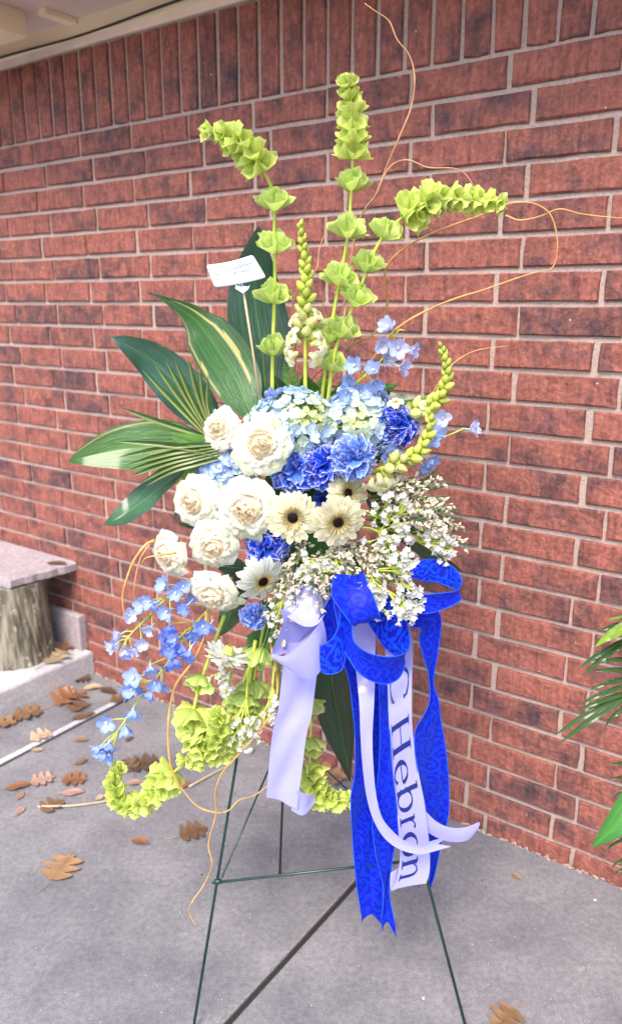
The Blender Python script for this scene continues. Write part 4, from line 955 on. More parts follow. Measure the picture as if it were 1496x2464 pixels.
# ------------------------------------------------------------------ delphiniums
def del_petal(c, c2, seed):
    rr = random.Random(seed)
    def fn(u, v):
        ww = .34*math.sin(math.pi*min(.97, u*.75+.14))**.9; return (.12+.62*u, v*ww, .75*u**1.1-.30*u*u*u+.12*v*v*u+.03*math.sin(5*v+seed)), np.array(c)*(1-u)+np.array(c2)*u
    V, Fa, C, uv = grid(fn, 5, 4); return mesh('petal', V, Fa, M_delph, C, True, uv)
DP = {'mid': [del_petal((.50, .60, .88), (.24, .38, .88), i) for i in range(3)], 'pale': [del_petal((.66, .68, .90), (.45, .52, .90), 5+i) for i in range(3)], 'deep': [del_petal((.36, .46, .88), (.14, .24, .84), 9+i) for i in range(3)]}
def del_core():
    mb = MB(); V, Fa = tube([(0, 0, .12), (0, 0, -.1), (.05, 0, -.45), (.16, 0, -.8)], lambda t: .13*(1-.75*t), 6); mb.add(V, Fa, [(.5, .58, .72)]*len(V))
    for k in range(5):
        a = k*1.257+.6; V, Fa = tube([(0, 0, .05), (.10*math.cos(a), .10*math.sin(a), .28)], .045, 5); mb.add(V, Fa, [(.80, .82, .88)]*len(V))
    return mb.mesh('floret', M_delph)
m_dc = del_core()
def delph(lab, path, flo, tone, size=.021, seed=0, r=.0026):
    rr = random.Random(seed); P = resample(crom(pts(path), 8), 40); o = thing('delphinium', lab, 'delphinium', P[0], group='delphinium stems')
    V, Fa = tube(rel(o, P), lambda t: r*(1-.55*t), 7); obj('stem', mesh('stem', V, Fa, M_stem), o); mb = MB()
    for q in flo:
        px, py, Y = q[:3]; Q = at(px, py, Y); tn = q[3] if len(q) > 3 else tone
        j = int(np.argmin(np.linalg.norm(P-Q, axis=1))); j = max(0, j-3); A = P[j]; d = Q-A; dirn = q[4] if len(q) > 4 else None
        f = nrm(nrm(d)*.5+np.array([rr.uniform(-.8, .8), -.5, rr.uniform(-.8, .4)])) if dirn is None else nrm(dirn)
        s = size*rr.uniform(.9, 1.15); fo_ = obj('floret', m_dc, o, frame(rel(o, Q), f, rr.random()*6, s))
        for k in range(5): obj('petal', rr.choice(DP[tn]), fo_, Matrix.Rotation(1.257*k+rr.uniform(-.12, .12), 4, 'Z') @ Matrix.Rotation(rr.uniform(-.35, .2), 4, 'Y'))
        V, Fa = tube(rel(o, crom([A, A+(Q-A)*.5+np.array([0, 0, .003]), Q-f*s*.2], 4)), .0011, 5); mb.add(V, Fa)
    obj('pedicels', mb.mesh('pedicels', M_stem), o)
    return o
def cv(k, b_, L, Y, tone=None): return [(x*k[0]+b_[0], y*k[0]+b_[1], Y+((i*7) % 5-2)*.008)+((tone,) if tone else ()) for i, (x, y) in enumerate(L)]
k4 = (.3677,); b4 = (794.6, 397.3)
delph('pale blue delphinium rising right of the bells, bricks behind it', [(830, 960, 1.52), (850, 930, 1.51), (880, 901, 1.50), (916, 868, 1.49), (941, 831, 1.48), (957, 796, 1.47), (972, 795, 1.47)],
      cv(k4, b4, [(385, 1065), (340, 1165), (370, 1260), (440, 1195), (515, 1210), (460, 1320)], 1.47, 'pale')+cv(k4, b4, [(165, 1310), (285, 1345), (125, 1390), (285, 1415), (195, 1485), (110, 1480)], 1.49, 'mid'), 'mid', .024, 1)
delph('delphinium reaching past the snapdragon at the right, one floret alone at its tip', [(930, 1110, 1.49), (1000, 1080, 1.48), (1060, 1055, 1.47), (1100, 1038, 1.46), (1115, 1030, 1.46)],
      [(1132, 1032, 1.45, 'pale'), (1065, 1005, 1.46, 'pale'), (1048, 1045, 1.47), (1035, 1060, 1.46), (1030, 1108, 1.46), (1015, 1118, 1.47), (925, 1080, 1.46), (935, 1092, 1.45)], 'mid', .026, 2)
k3 = (.3677,); b3 = (183.4, 1222.5)
delph('upper trailing delphinium with pale tip florets at the left', [(500, 1370, 1.47), (440, 1410, 1.46), (400, 1440, 1.45), (350, 1490, 1.44), (310, 1532, 1.43), (288, 1570, 1.42)],
      cv(k3, b3, [(490, 610), (440, 640), (530, 620), (605, 670), (590, 505), (655, 550), (700, 510), (740, 570)], 1.43, 'mid')+cv(k3, b3, [(345, 700), (490, 780), (290, 825), (245, 900), (360, 920), (430, 880), (320, 930), (270, 860)], 1.42, 'pale'), 'mid', .023, 3)
delph('long blue delphinium trailing down the left below the roses', [(520, 1450, 1.48), (470, 1500, 1.46), (430, 1560, 1.45), (370, 1640, 1.44), (330, 1690, 1.43), (290, 1750, 1.42), (268, 1785, 1.41)],
      cv(k3, b3, [(725, 640), (620, 770), (600, 840), (660, 860), (780, 790), (830, 770), (880, 760), (770, 840), (600, 910), (650, 920), (740, 940), (690, 900), (610, 1010), (640, 990)], 1.43, 'deep')+cv(k3, b3, [(485, 1040), (520, 1130), (565, 1150), (380, 1110), (345, 1195), (370, 1180), (490, 1210), (400, 1160)], 1.42, 'mid')+cv(k3, b3, [(375, 1325), (200, 1400), (320, 1430)], 1.42, 'mid')+[(240, 1798, 1.41), (268, 1812, 1.41), (252, 1806, 1.41), (262, 1790, 1.41)], 'mid', .025, 4)

# ------------------------------------------------------------------ statice
def papery(seed):
    rr = random.Random(seed); ph = rr.random()*6; mb = MB()
    def fn(u, v):
        th = math.pi*v; r = .18+.62*u+.14*u*math.sin(5*th+ph)+.06*u*math.sin(11*th); return (r*math.cos(th), r*math.sin(th), .85*u+.14*math.sin(5*th+ph+1)*u+.05*math.sin(9*th)*u), (.84, .84, .84)
    V, Fa, C, uv = grid(fn, 4, 20, True); mb.add(V, Fa, C)
    V, Fa, C, uv = grid(lambda u, v: ((.45*u*math.cos(math.pi*v), .45*u*math.sin(math.pi*v), .5+.18*math.sin(5*math.pi*v)*u), (.80, .78, .66)), 2, 10, True); mb.add(V, Fa, C)
    V, Fa = tube([(0, 0, -.6), (0, 0, -.1), (0, 0, .2)], lambda t: .10+.14*t, 6); mb.add(V, Fa, [(.22, .40, .07)]*len(V))
    return mb.mesh('floret', M_petal)
PF = [papery(i) for i in range(4)]
def statice(lab, root, clusters, n=6, s=.0078, seed=0, spread=.012):
    rr = random.Random(seed); A = at(*root); o = thing('statice_sprig', lab, 'statice', A, group='white statice sprigs'); mb = MB()
    hub = None
    cs = [at(*c) for c in clusters]; mid = sum(cs)/len(cs); J = A+(mid-A)*.5
    V, Fa = tube(rel(o, crom([A, A+(J-A)*.5+np.array([0, -.004, .004]), J], 4)), .0024, 6); mb.add(V, Fa)
    for c in cs:
        K = J+(c-J)*.6; V, Fa = tube(rel(o, crom([J, K, c], 4)), lambda t: .0018-.0008*t, 6); mb.add(V, Fa)
        for k in range(n):
            q = c+np.array([rr.gauss(0, 1), rr.gauss(0, .6), rr.gauss(0, 1)])*spread*.75; f = nrm((q-c)*60+np.array([0, -.9, .1])+np.random.normal(0, .3, 3))
            obj('floret', rr.choice(PF), o, frame(rel(o, q), f, rr.random()*6, s*rr.uniform(.85, 1.15)))
            V, Fa = tube(rel(o, [K, q-f*s*.4]), .0009, 4); mb.add(V, Fa)
            V, Fa = tube(rel(o, [q-f*s*.9, q-f*s*.2]), lambda t: .0016+.0012*t, 5); mb.add(V, Fa)
    obj('branch', mb.mesh('branch', M_dstem if seed % 3 == 0 else M_stem), o)
def q7(L, Y): return [(x*.286+794.6, y*.286+1100.2, Y) for x, y in L]
statice('white statice at the upper right, beside the top gerbera', (880, 1240, 1.48), q7([(495, 350), (380, 480), (505, 490), (610, 640), (660, 700)], 1.41), seed=1)
statice('white statice just right of the right gerbera', (870, 1270, 1.47), q7([(440, 720), (515, 760), (500, 680), (600, 560), (640, 420), (560, 800)], 1.40), seed=2)
statice('white statice farthest right above the blue loop', (900, 1270, 1.49), q7([(820, 590), (900, 660), (970, 710), (870, 750), (940, 820), (990, 790), (840, 700)], 1.42), 7, seed=4)
statice('white statice hanging over the right part of the blue bow', (900, 1330, 1.46), q7([(670, 830), (640, 880), (640, 1100), (700, 1170), (770, 1170), (610, 1200)], 1.34), 6, seed=5)
statice('white statice lying lowest on the blue bow', (880, 1370, 1.42), q7([(590, 1300), (680, 1370), (640, 1310), (730, 1270), (670, 1250)], 1.33), 6, seed=7)
statice('white statice hanging down over the blue bow in a narrow tongue', (850, 1330, 1.45), q7([(380, 1080), (360, 1140), (400, 1150), (410, 1230), (400, 1270), (640, 960), (620, 920)], 1.34), 6, seed=8)
statice('white statice below the right gerbera, left of the bow', (830, 1290, 1.47), [(735, 1360, 1.39), (748, 1378, 1.39), (730, 1395, 1.39), (812, 1358, 1.39), (808, 1380, 1.39), (790, 1395, 1.39), (770, 1350, 1.40)], 6, seed=10)
statice('white statice drooping left of the white bow loop', (700, 1340, 1.47), [(672, 1470, 1.39), (668, 1500, 1.39), (690, 1435, 1.40), (712, 1415, 1.40), (700, 1460, 1.39)], 5, seed=11)
statice('white statice under the nodding gerbera', (570, 1560, 1.46), [(525, 1622, 1.41), (545, 1650, 1.41), (560, 1635, 1.41), (540, 1660, 1.41)], 6, .0075, seed=13)
statice('white statice hanging beside the left easel leg', (600, 1600, 1.46), [(562, 1745, 1.39), (572, 1770, 1.39), (600, 1745, 1.39), (605, 1768, 1.39), (590, 1785, 1.39)], 6, .0075, seed=14)
statice('white statice touching the left edge of the white ribbon tail', (660, 1600, 1.46), [(640, 1710, 1.40), (655, 1702, 1.39), (664, 1690, 1.39), (648, 1725, 1.39)], 7, .0070, seed=16)

# ------------------------------------------------------------------ genista
def buds3(seed):
    rr = random.Random(seed); mb = MB()
    for k in range(4):
        a = rr.uniform(0, 6.28); th = rr.uniform(.15, .75); d = nrm((math.sin(th)*math.cos(a), math.sin(th)*math.sin(a), math.cos(th))); o_ = np.array([0, 0, rr.uniform(-.5, .3)]); L = rr.uniform(.8, 1.15)
        P = [o_+d*L*t for t in (0, .25, .5, .75, 1)]
        V, Fa = tube(P, lambda t: .04+.18*math.sin(math.pi*min(.97, .12+.86*t)), 6)
        mb.add(V, Fa, [(.34, .14, .13) if i < 6 else ((.58, .46, .36) if i < 12 else (.88, .81, .68)) for i in range(len(V))])
    return mb.mesh('bud_cluster', M_petal)
GB = [buds3(i) for i in range(6)]
def genista(lab, root, ends, nb=11, s=.0112, seed=0, sag=.0, start=.35):
    rr = random.Random(seed); A = at(*root); o = thing('genista_spray', lab, 'genista', A, group='white genista sprays'); mb = MB()
    for e in ends:
        B = at(*e[:3]); mid = (A+B)/2+np.array([rr.uniform(-.01, .01), -.01, rr.uniform(.0, .015)-sag]); P = resample(crom([A, mid, B], 8), 24)
        V, Fa = tube(rel(o, P), lambda t: .0013-.0007*t, 5); mb.add(V, Fa)
        for k in range(nb):
            t = start+(1-start)*(k+rr.random()*.6)/nb; x = t*23; i = int(min(22, x)); p = P[i]+(P[i+1]-P[i])*(x-i); T = nrm(P[i+1]-P[i]); d = nrm(np.random.normal(0, 1, 3)); d = nrm(d-T*(d@T))
            q = p+d*.0055; obj('bud_cluster', rr.choice(GB), o, frame(rel(o, q), nrm(T*.8+d*.8), rr.random()*6, s*rr.uniform(.85, 1.15)))
            mb.add(*tube(rel(o, [p-T*.003, q]), .0006, 4))
        for k in range(3):      # bare side twigs
            i = rr.randrange(8, 22); V, Fa = tube(rel(o, [P[i], P[i]+(P[i+1]-P[i])*5+np.random.normal(0, .006, 3)]), .0006, 4); mb.add(V, Fa)
    obj('stalks', mb.mesh('stalks', M_dstem), o)
genista('genista spray fanning up to the right under the snapdragon', (880, 1200, 1.49), [(975, 1130, 1.44), (1020, 1135, 1.45), (1000, 1165, 1.42), (1050, 1160, 1.44), (1075, 1160, 1.45), (1060, 1195, 1.43), (960, 1170, 1.42)], 12, seed=1)
genista('genista spray reaching right, its tip farthest over the bricks', (890, 1230, 1.48), [(1090, 1215, 1.43), (1125, 1275, 1.44), (1128, 1315, 1.44), (1085, 1240, 1.42), (1100, 1260, 1.42), (1060, 1225, 1.41)], 13, seed=2)
genista('genista spray pointing low right behind the statice', (880, 1250, 1.47), [(1090, 1300, 1.43), (1070, 1280, 1.41), (1040, 1255, 1.40), (1020, 1240, 1.40), (1080, 1330, 1.43), (1000, 1215, 1.41)], 12, seed=3)
genista('genista spray falling from the right gerbera onto the blue bow', (830, 1300, 1.46), [(980, 1400, 1.35), (955, 1370, 1.36), (990, 1440, 1.34), (930, 1395, 1.36), (900, 1370, 1.37), (940, 1350, 1.38)], 11, seed=4, start=.25)
genista('genista spray hanging between the gerberas in front of the bow knot', (800, 1310, 1.46), [(860, 1400, 1.37), (840, 1380, 1.37), (885, 1400, 1.36), (800, 1400, 1.37), (830, 1350, 1.38), (900, 1350, 1.38)], 10, seed=5, start=.2)
genista('genista spray drooping over the white bow loop', (770, 1320, 1.46), [(790, 1430, 1.37), (770, 1480, 1.35), (765, 1420, 1.36), (745, 1440, 1.36), (750, 1400, 1.37), (780, 1395, 1.37)], 9, seed=6, start=.2)
genista('genista spray hanging left of the white bow', (700, 1330, 1.47), [(690, 1440, 1.39), (655, 1545, 1.39), (640, 1500, 1.39), (715, 1430, 1.38), (670, 1560, 1.39), (690, 1500, 1.38), (660, 1450, 1.40)], 11, seed=7, start=.25)
genista('sparse genista twigs crossing under the middle gerberas', (740, 1290, 1.45), [(700, 1400, 1.40), (735, 1400, 1.39), (715, 1360, 1.40), (690, 1370, 1.41)], 7, seed=8, start=.2)
# thin wiry grass like stalks hanging at the left of the bow
o = thing('grass_stalks', 'wiry green stalks hanging left of the white bow loop', 'grass stalks', at(700, 1330, 1.46)); mb = MB()
for i, (x, y) in enumerate([(655, 1600), (640, 1690), (620, 1600), (672, 1620), (740, 1470), (752, 1440), (600, 1760), (690, 1560), (610, 1690), (660, 1660), (630, 1480), (705, 1500)]):
    V, Fa = tube(rel(o, crom(pts([(700+i*3, 1330, 1.45), ((700+x)/2, (1330+y)/2, 1.42), (x, y, 1.41)]), 6)), .0011, 5); mb.add(V, Fa)
obj('stalks', mb.mesh('stalks', M_dstem), o)
V, Fa = tube(rel(o, crom(pts([(655, 1520, 1.44), (672, 1620, 1.42), (668, 1720, 1.41), (650, 1740, 1.40)]), 6)), .0028, 7); obj('thick_stalk', mesh('thick_stalk', V, Fa, M_dstem), o)

# ------------------------------------------------------------------ curly willow
def willow(lab, branches, mat=M_willow, r=.0026):
    o = thing('willow_branch', lab, 'willow branch', at(*branches[0][0][:3]))
    for k, b_ in enumerate(branches):
        P = crom(pts(b_), 8); r_ = r if k == 0 else r*.7
        V, Fa = tube(rel(o, P), lambda t: r_*(1-.68*t)*(1+.10*math.sin(40*t)+.28*max(0, math.sin(61*t+k))**12), 7); obj('twig', mesh('twig', V, Fa, mat), o)
willow('curly willow twig rising highest at the top right, its tip near the soldier bricks', [[(745, 1000, 1.60), (790, 860, 1.60), (830, 720, 1.61), (855, 560, 1.62), (880, 500, 1.62), (903, 470, 1.62), (930, 400, 1.62), (960, 330, 1.61), (988, 260, 1.61), (997, 190, 1.60), (985, 135, 1.60), (955, 95, 1.60), (935, 50, 1.60), (900, 25, 1.60), (877, 8, 1.60)],
        [(903, 475, 1.62), (935, 405, 1.61), (978, 385, 1.60), (1030, 403, 1.59), (1090, 405, 1.58), (1120, 420, 1.58), (1140, 450, 1.57)]], M_willow2)
willow('golden willow twig sweeping right under the arching bells, forked at the edge', [[(830, 845, 1.58), (860, 822, 1.58), (890, 810, 1.58), (915, 780, 1.58), (932, 725, 1.57), (925, 660, 1.56), (950, 615, 1.56), (1010, 575, 1.55), (1080, 545, 1.54), (1150, 520, 1.53), (1195, 500, 1.52), (1240, 487, 1.51), (1290, 492, 1.50), (1325, 520, 1.49), (1340, 580, 1.49), (1335, 630, 1.49), (1322, 650, 1.49)],
        [(1215, 518, 1.52), (1250, 530, 1.51), (1300, 520, 1.50), (1345, 503, 1.49), (1400, 515, 1.48), (1460, 522, 1.47), (1515, 526, 1.46)]])
willow('golden willow twig rising to the right edge above the blue delphinium', [[(850, 930, 1.57), (920, 830, 1.56), (960, 786, 1.55), (1020, 750, 1.54), (1090, 720, 1.53), (1170, 695, 1.52), (1240, 670, 1.51), (1290, 655, 1.50), (1322, 648, 1.50)]])
willow('short golden willow twig right of the curved snapdragon', [[(960, 1010, 1.56), (1020, 975, 1.56), (1050, 930, 1.55), (1080, 885, 1.54), (1110, 860, 1.54), (1150, 842, 1.53), (1220, 832, 1.53)]], M_willow, .0022)
willow('reddish willow twigs standing among the stems behind the snapdragon', [[(700, 1000, 1.58), (700, 930, 1.58), (712, 850, 1.59), (702, 760, 1.59), (715, 700, 1.60), (760, 650, 1.60), (768, 600, 1.61), (790, 545, 1.61), (808, 530, 1.61)],
        [(715, 1000, 1.57), (745, 920, 1.57), (790, 870, 1.57), (795, 800, 1.57), (778, 740, 1.58), (785, 680, 1.58), (800, 620, 1.58)], [(735, 1000, 1.56), (760, 940, 1.56), (800, 895, 1.56), (832, 845, 1.57)], [(742, 990, 1.57), (775, 935, 1.57), (820, 905, 1.57)]], M_willow2)
willow('long golden willow twig trailing at the left to its low fork', [[(497, 1470, 1.44), (492, 1530, 1.43), (465, 1590, 1.42), (425, 1645, 1.41), (408, 1710, 1.41), (405, 1790, 1.40), (415, 1855, 1.40), (440, 1900, 1.40), (475, 1940, 1.40), (520, 1955, 1.40), (550, 1950, 1.40), (575, 1925, 1.41), (610, 1915, 1.41), (645, 1890, 1.42)]], M_willow, .0028)
willow('orange willow twig curving down past the left easel leg to its pale tip', [[(650, 1545, 1.43), (662, 1600, 1.42), (668, 1660, 1.41), (650, 1720, 1.40), (610, 1775, 1.39), (565, 1825, 1.38), (535, 1860, 1.38), (518, 1905, 1.38), (520, 1955, 1.38), (502, 2030, 1.38), (510, 2080, 1.37), (490, 2130, 1.37), (462, 2170, 1.36), (455, 2195, 1.36), (472, 2230, 1.36)]], M_willow, .0027)
willow('golden willow loop sticking out left of the lowest roses', [[(372, 1300, 1.48), (350, 1312, 1.47), (322, 1350, 1.46), (303, 1400, 1.45), (295, 1440, 1.45), (300, 1478, 1.45), (310, 1500, 1.45)], [(425, 1330, 1.42), (370, 1338, 1.41), (348, 1345, 1.42), (340, 1362, 1.43)]], M_willow, .0030)
willow('thin reddish willow twig just inside the golden loop', [[(360, 1310, 1.47), (338, 1345, 1.46), (325, 1400, 1.45), (325, 1440, 1.45), (345, 1480, 1.45), (375, 1540, 1.46), (345, 1600, 1.47)], [(462, 1382, 1.395), (430, 1355, 1.39), (390, 1339, 1.39), (358, 1340, 1.40)]], M_willow2, .0018)

# ------------------------------------------------------------------ ribbons
def mat_damask():
    m, n, l, b, o = newmat('blue_damask'); tc = n.new('ShaderNodeTexCoord')
    def nn(t, **k):
        x = n.new(t)
        for a, v in k.items(): setattr(x, a, v)
        return x
    mp = nn('ShaderNodeMapping'); mp.inputs['Scale'].default_value = (1, 1, 1); l.new(tc.outputs['UV'], mp.inputs['Vector'])
    no = nn('ShaderNodeTexNoise'); no.inputs['Scale'].default_value = 26; no.inputs['Detail'].default_value = 1.5; l.new(mp.outputs[0], no.inputs['Vector'])
    su = nn('ShaderNodeVectorMath', operation='SUBTRACT'); su.inputs[1].default_value = (.5, .5, .5); l.new(no.outputs['Color'], su.inputs[0])
    scl = nn('ShaderNodeVectorMath', operation='SCALE'); scl.inputs['Scale'].default_value = .03; l.new(su.outputs[0], scl.inputs[0])
    ad = nn('ShaderNodeVectorMath', operation='ADD'); l.new(mp.outputs[0], ad.inputs[0]); l.new(scl.outputs[0], ad.inputs[1])
    vo = nn('ShaderNodeTexVoronoi'); vo.inputs['Scale'].default_value = 32; l.new(ad.outputs[0], vo.inputs['Vector'])
    mu_ = nn('ShaderNodeVectorMath', operation='SCALE'); mu_.inputs['Scale'].default_value = 1; l.new(ad.outputs[0], mu_.inputs[0])
    dv = nn('ShaderNodeVectorMath', operation='SUBTRACT'); l.new(mu_.outputs[0], dv.inputs[0]); l.new(vo.outputs['Position'], dv.inputs[1])
    xy = nn('ShaderNodeSeparateXYZ'); l.new(dv.outputs[0], xy.inputs[0]); at2 = nn('ShaderNodeMath', operation='ARCTAN2'); l.new(xy.outputs[1], at2.inputs[0]); l.new(xy.outputs[0], at2.inputs[1])
    cr_ = nn('ShaderNodeSeparateColor'); l.new(vo.outputs['Color'], cr_.inputs[0])
    sg = nn('ShaderNodeMath', operation='SIGN'); sh_ = nn('ShaderNodeMath', operation='SUBTRACT'); sh_.inputs[1].default_value = .5; l.new(cr_.outputs[0], sh_.inputs[0]); l.new(sh_.outputs[0], sg.inputs[0])
    am = nn('ShaderNodeMath', operation='MULTIPLY'); l.new(at2.outputs[0], am.inputs[0]); l.new(sg.outputs[0], am.inputs[1])
    m1 = nn('ShaderNodeMath', operation='MULTIPLY_ADD'); m1.inputs[1].default_value = 15; l.new(vo.outputs['Distance'], m1.inputs[0]); l.new(am.outputs[0], m1.inputs[2])
    si = nn('ShaderNodeMath', operation='SINE'); l.new(m1.outputs[0], si.inputs[0])
    f5 = nn('ShaderNodeMath', operation='MULTIPLY'); f5.inputs[1].default_value = 5; l.new(am.outputs[0], f5.inputs[0]); s5 = nn('ShaderNodeMath', operation='SINE'); l.new(f5.outputs[0], s5.inputs[0])
    a2 = nn('ShaderNodeMath', operation='MULTIPLY_ADD'); a2.inputs[1].default_value = .6; l.new(s5.outputs[0], a2.inputs[0]); l.new(si.outputs[0], a2.inputs[2])
    mr = nn('ShaderNodeMapRange'); mr.inputs['From Min'].default_value = -.35; mr.inputs['From Max'].default_value = .35; mr.clamp = True; l.new(a2.outputs[0], mr.inputs[0])
    geo = nn('ShaderNodeNewGeometry'); bf = nn('ShaderNodeMath', operation='MULTIPLY_ADD'); bf.inputs[1].default_value = -.62; bf.inputs[2].default_value = 1; l.new(geo.outputs['Backfacing'], bf.inputs[0]); pf = nn('ShaderNodeMath', operation='MULTIPLY'); l.new(bf.outputs[0], pf.inputs[0]); l.new(mr.outputs[0], pf.inputs[1])
    mx = nn('ShaderNodeMix', data_type='RGBA'); l.new(pf.outputs[0], mx.inputs['Factor']); mx.inputs['A'].default_value = (.0, .004, .44, 1); mx.inputs['B'].default_value = (.0, .06, .78, 1)
    sx = nn('ShaderNodeSeparateXYZ'); l.new(tc.outputs['UV'], sx.inputs[0])
    l.new(mx.outputs['Result'], b.inputs['Base Color']); b.inputs['Roughness'].default_value = .55; b.inputs['Sheen Weight'].default_value = .35; b.inputs['Sheen Tint'].default_value = (.1, .3, 1, 1)
    b.inputs['Specular IOR Level'].default_value = .25
    bp = nn('ShaderNodeBump'); bp.inputs['Strength'].default_value = .5; bp.inputs['Distance'].default_value = .001; l.new(mr.outputs[0], bp.inputs['Height']); l.new(bp.outputs[0], b.inputs['Normal'])
    ts = nn('ShaderNodeBsdfTranslucent'); l.new(mx.outputs['Result'], ts.inputs[0]); ms = nn('ShaderNodeMixShader'); ms.inputs[0].default_value = .12
    l.new(b.outputs[0], ms.inputs[1]); l.new(ts.outputs[0], ms.inputs[2]); l.new(ms.outputs[0], o.inputs[0])
    return m
M_dam = mat_damask()
M_hem = plain('ribbon_hem', (.01, .09, .80), .5, .3, bump=.5, scale=900)
def mat_satin():
    m, n, l, b, o = newmat('white_satin'); b.inputs['Base Color'].default_value = (.36, .36, .80, 1); b.inputs['Roughness'].default_value = .24; b.inputs['Anisotropic'].default_value = .5; b.inputs['Sheen Weight'].default_value = .3
    b.inputs['Specular IOR Level'].default_value = .5
    tc = n.new('ShaderNodeTexCoord'); mp = n.new('ShaderNodeMapping'); mp.inputs['Scale'].default_value = (60, 1400, 1); l.new(tc.outputs['UV'], mp.inputs['Vector'])
    t = n.new('ShaderNodeTexNoise'); t.inputs['Scale'].default_value = 1; l.new(mp.outputs[0], t.inputs['Vector']); bp = n.new('ShaderNodeBump'); bp.inputs['Strength'].default_value = .12; bp.inputs['Distance'].default_value = .0005
    l.new(t.outputs[0], bp.inputs['Height'])
    t2 = n.new('ShaderNodeTexNoise'); t2.inputs['Scale'].default_value = 30; t2.inputs['Detail'].default_value = 2; l.new(tc.outputs['UV'], t2.inputs['Vector'])
    b3 = n.new('ShaderNodeBump'); b3.inputs['Strength'].default_value = .35; b3.inputs['Distance'].default_value = .006; l.new(t2.outputs[0], b3.inputs['Height']); l.new(bp.outputs[0], b3.inputs['Normal']); l.new(b3.outputs[0], b.inputs['Normal'])
    ts = n.new('ShaderNodeBsdfTranslucent'); ts.inputs[0].default_value = (.40, .40, .84, 1); ms = n.new('ShaderNodeMixShader'); ms.inputs[0].default_value = .15
    l.new(b.outputs[0], ms.inputs[1]); l.new(ts.outputs[0], ms.inputs[2]); l.new(ms.outputs[0], o.inputs[0])
    return m
M_satin = mat_satin(); M_ink = plain('navy_print', (.008, .015, .16), .4)
def ribbon(name, par, secs, mat, bulge=.0, width=.075, hem=False, sub=6, nv=8, wob=0., end=None, label=None):
    """secs: (ax, ay, aY, bx, by, bY) pairs of edge points; returns a sampler"""
    E = []
    for s in secs: E.append(np.r_[at(s[0], s[1], s[2]-.015), at(s[3], s[4], s[5]-.015)])
    Q = crom(E, sub); n = len(Q); mid = (Q[:, :3]+Q[:, 3:])/2; dist = np.r_[0, np.cumsum(np.linalg.norm(np.diff(mid, axis=0), axis=1))]
    T = np.gradient(mid, axis=0)
    def S(i, v, off=0.):
        a, b_ = Q[i, :3], Q[i, 3:]; t = (v+1)/2; nn_ = nrm(np.cross(b_-a, T[i])); p = a+(b_-a)*t
        if nn_[1] > 0 and off: nn_ = nn_*np.array(1.)
        return p+nn_*(bulge*(1-v*v)+wob*math.sin(3*v+dist[i]*40)*(1-v*v))
    V = []; uv = []
    for i in range(n):
        for j in range(nv+1): v = j/nv*2-1; V.append(S(i, v)); uv.append((dist[i], (v*.5+.5)*width))
    m = nv+1; Fa = [(i*m+j, i*m+j+1, (i+1)*m+j+1, (i+1)*m+j) for i in range(n-1) for j in range(nv)]
    if end is not None:                      # swallow tail or slanted end: end(v) = extra length at the end
        Te = nrm(mid[-1]-mid[-3]); b0 = (n-1)*m; k0 = len(V)
        for j in range(nv+1):
            v = j/nv*2-1; e = end(v); V.append(S(n-1, v)+Te*e+np.array([0, 0, 0])); uv.append((dist[-1]+e, (v*.5+.5)*width))
        Fa += [(b0+j, b0+j+1, k0+j+1, k0+j) for j in range(nv)]
    o = obj(name, mesh(name, rel(par, V), Fa, mat, None, True, uv), par, label=label)
    if hem:
        mb = MB()
        for v in (-1, 1):
            Vh, Fh = tube(rel(par, [S(i, v) for i in range(n)]), .0011, 5); mb.add(Vh, Fh)
        h = obj('hem', mb.mesh('hem', M_hem), o)
    return o, S, n, dist
def Z3(x, y, Y): return (x*.3269+733.5, y*.3269+1344.6, Y)
def Z5(x, y, Y): return (x*.3677+733.5, y*.3677+1772.5, Y)
def Z2(x, y, Y): return (x*.3269+550, y*.3269+1344.6, Y)
def secs(fn, L): return [fn(a[0], a[1], a[2])+fn(b_[0], b_[1], b_[2]) for a, b_ in L]

bow = thing('blue_bow', 'royal blue damask ribbon bow with three loops and long tails', 'bow', at(812, 1420, 1.36))
tri = lambda w_: (lambda v: w_*(abs(v)**1.2))
ribbon('tail', bow, secs(Z3, [((300, 640, 1.43), (520, 660, 1.45)), ((285, 760, 1.43), (530, 780, 1.45)), ((325, 900, 1.42), (545, 920, 1.44)), ((350, 1100, 1.39), (545, 1120, 1.43)), ((368, 1300, 1.39), (548, 1320, 1.43)), ((366, 1580, 1.38), (540, 1620, 1.42))])
       + secs(Z5, [((300, 400, 1.37), (470, 560, 1.40)), ((310, 650, 1.37), (460, 720, 1.39)), ((335, 950, 1.37), (505, 960, 1.38)), ((366, 1150, 1.37), (505, 1180, 1.38))]), M_dam, .006, .064, True, wob=.004, end=tri(.026), label='wide left tail in front')
ribbon('tail', bow, secs(Z3, [((540, 800, 1.43), (600, 800, 1.42)), ((545, 950, 1.41), (605, 950, 1.395)), ((552, 1300, 1.385), (628, 1350, 1.365)), ((545, 1520, 1.38), (640, 1540, 1.365))])
       + secs(Z5, [((470, 330, 1.375), (590, 380, 1.36)), ((440, 560, 1.365), (612, 600, 1.365)), ((465, 780, 1.355), (585, 720, 1.37)), ((512, 980, 1.352), (560, 900, 1.368)), ((512, 1080, 1.352), (552, 1040, 1.37)), ((498, 1200, 1.355), (590, 1235, 1.36))]), M_dam, .005, .064, True, wob=.004, end=tri(.030), label='narrow folded middle tail')
